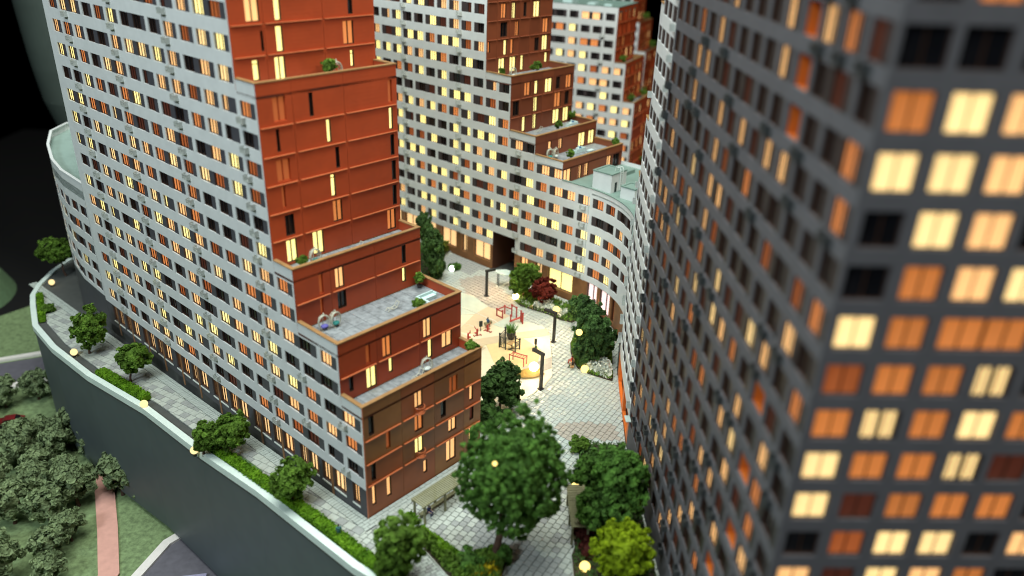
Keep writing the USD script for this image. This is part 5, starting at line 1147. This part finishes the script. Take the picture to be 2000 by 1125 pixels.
potted(W(1.098, .476, c2), .034, .0125, 'round potted tree on the middle russet terrace', 78); table(W(1.150, .470, c2), r1, 'pale blue table on the middle russet terrace'); sofa(W(1.185, .497, c2), r1, 'pale blue sofa on the middle russet terrace'); potted(W(1.225, .528, c2), .034, .0130, 'potted tree at the far end of the middle russet terrace', 79); lounger(W(1.06, .520, c2), r1, 'tube lounger against the wall of the middle russet terrace')
potted(W(.984, .600, c1), .030, .010, 'small shrub at the wall end of the upper russet terrace', 80); egg_chair(W(1.018, .585, c1), r2 + math.pi, 'white egg chair on the upper russet terrace', 'white_plastic'); potted(W(1.115, .585, c1), .036, .019, 'big leafy shrub on the upper russet terrace', 81, True)
def fpot(s, t, z, label, sd): potted(WF(s, t, z), .05, .019, label, sd)
fpot(.035, -.026, .3065, 'shrub on the lower terrace of the grey far tower', 82); fpot(.035, .026, .4538, 'shrub on the upper terrace of the grey far tower', 83); fpot(.19, -.026, .3065, 'shrub at the outer end of the far tower lower terrace', 84)
egg_chair(WF(.075, -.025, .3065), r2 + 2.6, 'white egg chair on the lower terrace of the far tower', 'white_plastic')
pot_off = np.array([.2215, 1.289, 0.]); potted(WF(.19, .026, .4538) + pot_off, .06, .024, 'shrub on the terrace of the farthest tower', 85); potted(WF(.2, -.026, .3065) + pot_off, .06, .024, 'shrub on the lower terrace of the farthest tower', 86)

# ================================================================== PEOPLE (figures of the model, about 3 cm tall)
def person(loc, rz, label, pose, top, legs, hair='hair_dark', sc=1 / 60.):
    H = 1.72 * sc
    if pose == 'sit':
        pel, che, nk, hd = (0, 0, .52), (0, -.02, .86), (0, .0, 1.05), (0, .04, 1.21); hip, kn, an, toe = (.10, .04, .50), (.13, .46, .50), (.13, .46, .08), (.14, .64, .03)
        sh_, el, wr = (.20, -.01, .98), (.26, .08, .70), (.17, .36, .60)
    else:
        pel, che, nk, hd = (0, 0, .96), (0, 0, 1.30), (0, .01, 1.50), (0, .03, 1.66); hip, kn, an, toe = (.09, 0, .92), (.11, .03, .50), (.12, -.02, .08), (.13, .17, .03)
        sh_, el, wr = (.20, 0, 1.42), (.26, -.04, 1.12), (.25, .07, .88)
    def bone(a, b, ra, rb, n=10):
        s1 = m3.Manifold.sphere(ra, n).translate(a); s2 = m3.Manifold.sphere(rb, n).translate(b); return m3.Manifold.batch_hull([s1, s2])
    mir = lambda p, s: (p[0] * s, p[1], p[2]); body = [bone(pel, che, .15, .165), bone(che, nk, .15, .07), bone(nk, hd, .065, .075)]
    cx, cy, cz = hd
    body += [m3.Manifold.sphere(.105, 16).scale((.86, 1.0, 1.18)).translate(hd), m3.Manifold.sphere(.022, 8).translate((cx, cy + .105, cz - .015))]
    body += [m3.Manifold.sphere(.026, 8).scale((.5, .8, 1.2)).translate((cx + s * .092, cy, cz - .01)) for s in (-1, 1)] + [m3.Manifold.sphere(.03, 8).scale((1.1, .4, .35)).translate((cx, cy + .095, cz - .06))]
    tc, lc = [bone(pel, che, .165, .18), bone(che, nk, .165, .085)], [bone(pel, (0, pel[1], pel[2] - .03), .168, .15)]
    for s in (-1, 1):
        a, b, c = mir(sh_, s), mir(el, s), mir(wr, s); body += [bone(che, a, .12, .075), bone(a, b, .062, .048), bone(b, c, .047, .032)]
        tc += [bone(che, a, .135, .09), bone(a, b, .078, .064)]
        d = np.subtract(c, b); d /= np.linalg.norm(d); sd = np.array([s * .3, .5, -.1]); sd /= np.linalg.norm(sd); pm = np.add(c, d * .075); body.append(bone(c, tuple(pm), .033, .040))
        pr_ = np.cross(d, sd); pr_ /= np.linalg.norm(pr_)
        for i, L_ in enumerate((.070, .085, .080, .060)):
            r0 = pm + pr_ * (.027 * (i - 1.5)); k1 = r0 + d * L_ * .55; k2 = k1 + (d * .75 + sd * .5) * L_ * .5; body += [bone(tuple(r0), tuple(k1), .013, .011, 6), bone(tuple(k1), tuple(k2), .011, .009, 6)]
        t0 = np.add(c, d * .03); body.append(bone(tuple(t0), tuple(t0 + sd * .05 - pr_ * .045 + d * .03), .014, .010, 6))
        h_, k_, n_, o_ = mir(hip, s), mir(kn, s), mir(an, s), mir(toe, s); body += [bone(h_, k_, .09, .065), bone(k_, n_, .063, .042), bone((n_[0], n_[1] - .03, .04), o_, .042, .032)]
        lc += [bone(h_, k_, .105, .080), bone(k_, n_, .078, .060)]
    shoes = [bone((mir(an, s)[0], an[1] - .035, .045), mir(toe, s), .05, .042) for s in (-1, 1)]
    hair_m = m3.Manifold.sphere(.117, 14).scale((.90, 1.0, 1.16)).translate((cx, cy - .012, cz + .012)) - m3.Manifold.cube((.4, .3, .3)).translate((cx - .2, cy + .035, cz - .25))
    o = empty('person', loc, rz, label, 'person')
    def put(name, lst, mt):
        mm = (m3.Manifold.batch_boolean(lst, m3.OpType.Add) if len(lst) > 1 else lst[0]).scale((sc, sc, sc)).to_mesh(); q = MB(); q.add(mm.vert_properties[:, :3], mm.tri_verts); q.build(name, mt, o)
    put('body', body, 'skin'); put('top', tc, top); put('trousers', lc, legs); put('shoes', shoes, 'white_plastic' if legs == 'cloth_navy' else 'pot_dark'); put('hair', [hair_m], hair)
person((-.2857, 1.0435, .0002), .3, 'standing person in teal coat beside the hedge, seen from behind', 'stand', 'cloth_teal', 'cloth_teal')
pp = W(.082, -.0722); person((pp[0], pp[1], .0), r1 - math.pi + .1, 'seated person in navy clothes under the slatted pergola', 'sit', 'cloth_navy', 'cloth_navy')
person((.0655, 1.712, .0), 1.75, 'seated person in green before the dark board', 'sit', 'cloth_green', 'hair_dark')
person((.1535, 1.661, .0), 1.45, 'seated person in red on the stone bench', 'sit', 'cloth_red', 'cloth_red'); person((.1540, 1.641, .0), 1.45, 'seated person in dark clothes on the stone bench', 'sit', 'hair_dark', 'cloth_green')
pp = W(1.124, .4135, c3 - .0020); person(tuple(pp), r2 + math.pi, 'seated person in blue on the lower terrace sofa', 'sit', 'cloth_blue', 'cloth_navy')
pp = W(1.189, .4955, c2 - .0020); person(tuple(pp), r2 + math.pi, 'seated person in blue on the middle terrace sofa', 'sit', 'cloth_blue', 'cloth_navy')
person((-.0605, 1.8265, .0090), -.6, 'person in blue astride the olive barrel seat', 'sit', 'cloth_blue', 'hair_dark')

# ================================================================== THE NEIGHBOURHOOD BELOW THE PODIUM, AND THE DARK HALL
ZL_ = -.385
m = MB(); m.poly([(-1.95, .9), (-.2, .5), (.3, 1.3), (-.9, 2.75), (-1.75, 2.62), (-2.05, 2.2)], ZL_ - .02, ZL_); m.build('lower_ground', 'turf', None, kind='structure')
def strip(name, pts, w, z, matn, th=.003):
    P_ = Path(pts, 1); m_ = MB()
    for i in range(len(P_.p) - 1):
        a, c = P_.p[i], P_.p[i + 1]; n, k = P_.n[i], P_.n[i + 1]; V = [(*(a + n * w / 2), z - th), (*(c + k * w / 2), z - th), (*(c - k * w / 2), z - th), (*(a - n * w / 2), z - th)]; V += [(x, y, z) for x, y, _ in V]; m_.add(V, BF[:, ::-1])
    return m_.build(name, matn, None, kind='structure')
road1 = [(-2.0, 1.95), (-1.75, 2.04), (-1.5, 2.16), (-1.2, 2.35)]
strip('road', road1, .13, ZL_ + .004, 'asphalt'); strip('pavement', [(x + .035, y - .088) for x, y in road1], .03, ZL_ + .008, 'kerb_white', .008); strip('pavement', [(x - .03, y + .085) for x, y in road1], .02, ZL_ + .008, 'kerb_white', .008)
cv = [(-.70, .88), (-.80, 1.10), (-.835, 1.25), (-.80, 1.40), (-.70, 1.53), (-.58, 1.60)]
strip('road', [(x + .10, y - .0) for x, y in cv], .17, ZL_ + .004, 'asphalt'); strip('pavement', [(x + .005, y) for x, y in cv], .022, ZL_ + .010, 'kerb_white', .010); strip('footpath', [(-.86, .95), (-.895, 1.15), (-.885, 1.30), (-.955, 1.44), (-1.03, 1.58), (-1.10, 1.75)], .045, ZL_ + .006, 'path_pink')
strip('square', [(-.64, 1.02), (-.70, 1.30)], .07, ZL_ + .012, 'lilac_paving')
def car(p, rz, label):
    o = empty('parked_car', p, rz, label, 'car'); b_ = MB()
    prof = [(-.036, .005), (-.037, .013), (-.033, .0165), (-.018, .018), (-.010, .025), (.016, .0255), (.028, .018), (.037, .0155), (.038, .005)]
    n = len(prof); V = [(x, s * (.0145 - (.002 if z > .02 else 0)), z) for s in (-1, 1) for x, z in prof]
    b_.add(V, [[i, (i + 1) % n, n + (i + 1) % n, n + i] for i in range(n)]); b_.add(V, [[0, k + 1, k] for k in range(1, n - 1)]); b_.add(V, [[n, n + k, n + k + 1] for k in range(1, n - 1)]); b_.build('body', 'car_red', o)
    for x in (-.023, .024):
        for y in (-.0135, .0135): m_ = MB(); m_.tube([(x, y - .002, .006), (x, y + .002, .006)], .006, 12); m_.build('wheel', 'tyre', o)
    for s in (-1, 1): m_ = MB(); m_.quad(*[(x, s * .0137, z) for x, z in ((-.014, .0186), (.020, .0186), (.014, .0243), (-.0085, .0240))]); m_.build('side_window', 'dark_glass', o)
    m_ = MB(); m_.quad((.0275, -.011, .0188), (.0275, .011, .0188), (.0168, .0105, .0252), (.0168, -.0105, .0252)); m_.build('windscreen', 'dark_glass', o)
car((-1.43, 1.845, ZL_), .35, 'dark red car parked below the podium beside the lower trees')
rg = random.Random(9); spots = []
for i in range(400):
    x, y = rg.uniform(-1.62, -.88), rg.uniform(1.02, 1.98)
    X, Y, zd = px_of((x, y, ZL_ + .05)); edge = (-.78 * (x + .9) + 1.36)
    if abs(y - edge) > .36 or any(math.hypot(x - a, y - b_) < .066 for a, b_ in spots) or math.hypot(x + 1.43, y - 1.845) < .09 or X < -60 or X > 420 or Y > 1180: continue
    if any(math.hypot(x - a, y - b_) < .055 for a, b_ in ((-.895, 1.15), (-.89, 1.25), (-.92, 1.37), (-.99, 1.51), (-1.06, 1.66))) or x > -.90: continue
    spots.append((x, y))
kinds = []
for i, r_ in enumerate((.046, .038, .052)):
    pass
first = None
for i, (x, y) in enumerate(spots[:40]):
    lab = 'dull green tree in the dense clump below the podium side'
    if first is None: first = tree('lower_tree', (x, y, ZL_), (x, y, ZL_ + .062), (.044, .044, .046), 'leaf_far', lab, 1500, .0062, 91, .0035, 'trees of the clump below the podium', .5)
    else: copy_of(first, 'lower_tree', (x, y, ZL_), rg.uniform(0, 6.2), lab, rg.uniform(.75, 1.3))
# tall smooth display column far behind, seen past the left tower
o = MB(); o.lathe([(.0001, -.95), (.12, -.95), (.05, -.85), (.035, -.5), (.045, -.2), (.085, .0), (.118, .11), (.143, .2), (.160, .34), (.167, .44), (.176, .60), (.18, .9), (.18, 1.4), (.0001, 1.4)], (-1.90, 3.4, 0), 64); o.build('display_column', 'back_panel', None, label='dim grey-green flared column in the dark behind the left tower', cat='column')
o = MB(); o.lathe([(.0001, -.03), (.30, -.03), (.26, .05), (.14, .10), (.0001, .11)], (-2.22, 2.62, ZL_), 40); o.build('green_mound', 'lawn_dark', None, label='rounded green mound at the far left below the podium', cat='mound')
o = MB(); o.abox((-4.5, -3.0, -1.0), (4.5, 7.0, -.95)); o.build('floor', 'tyre', None, kind='structure')
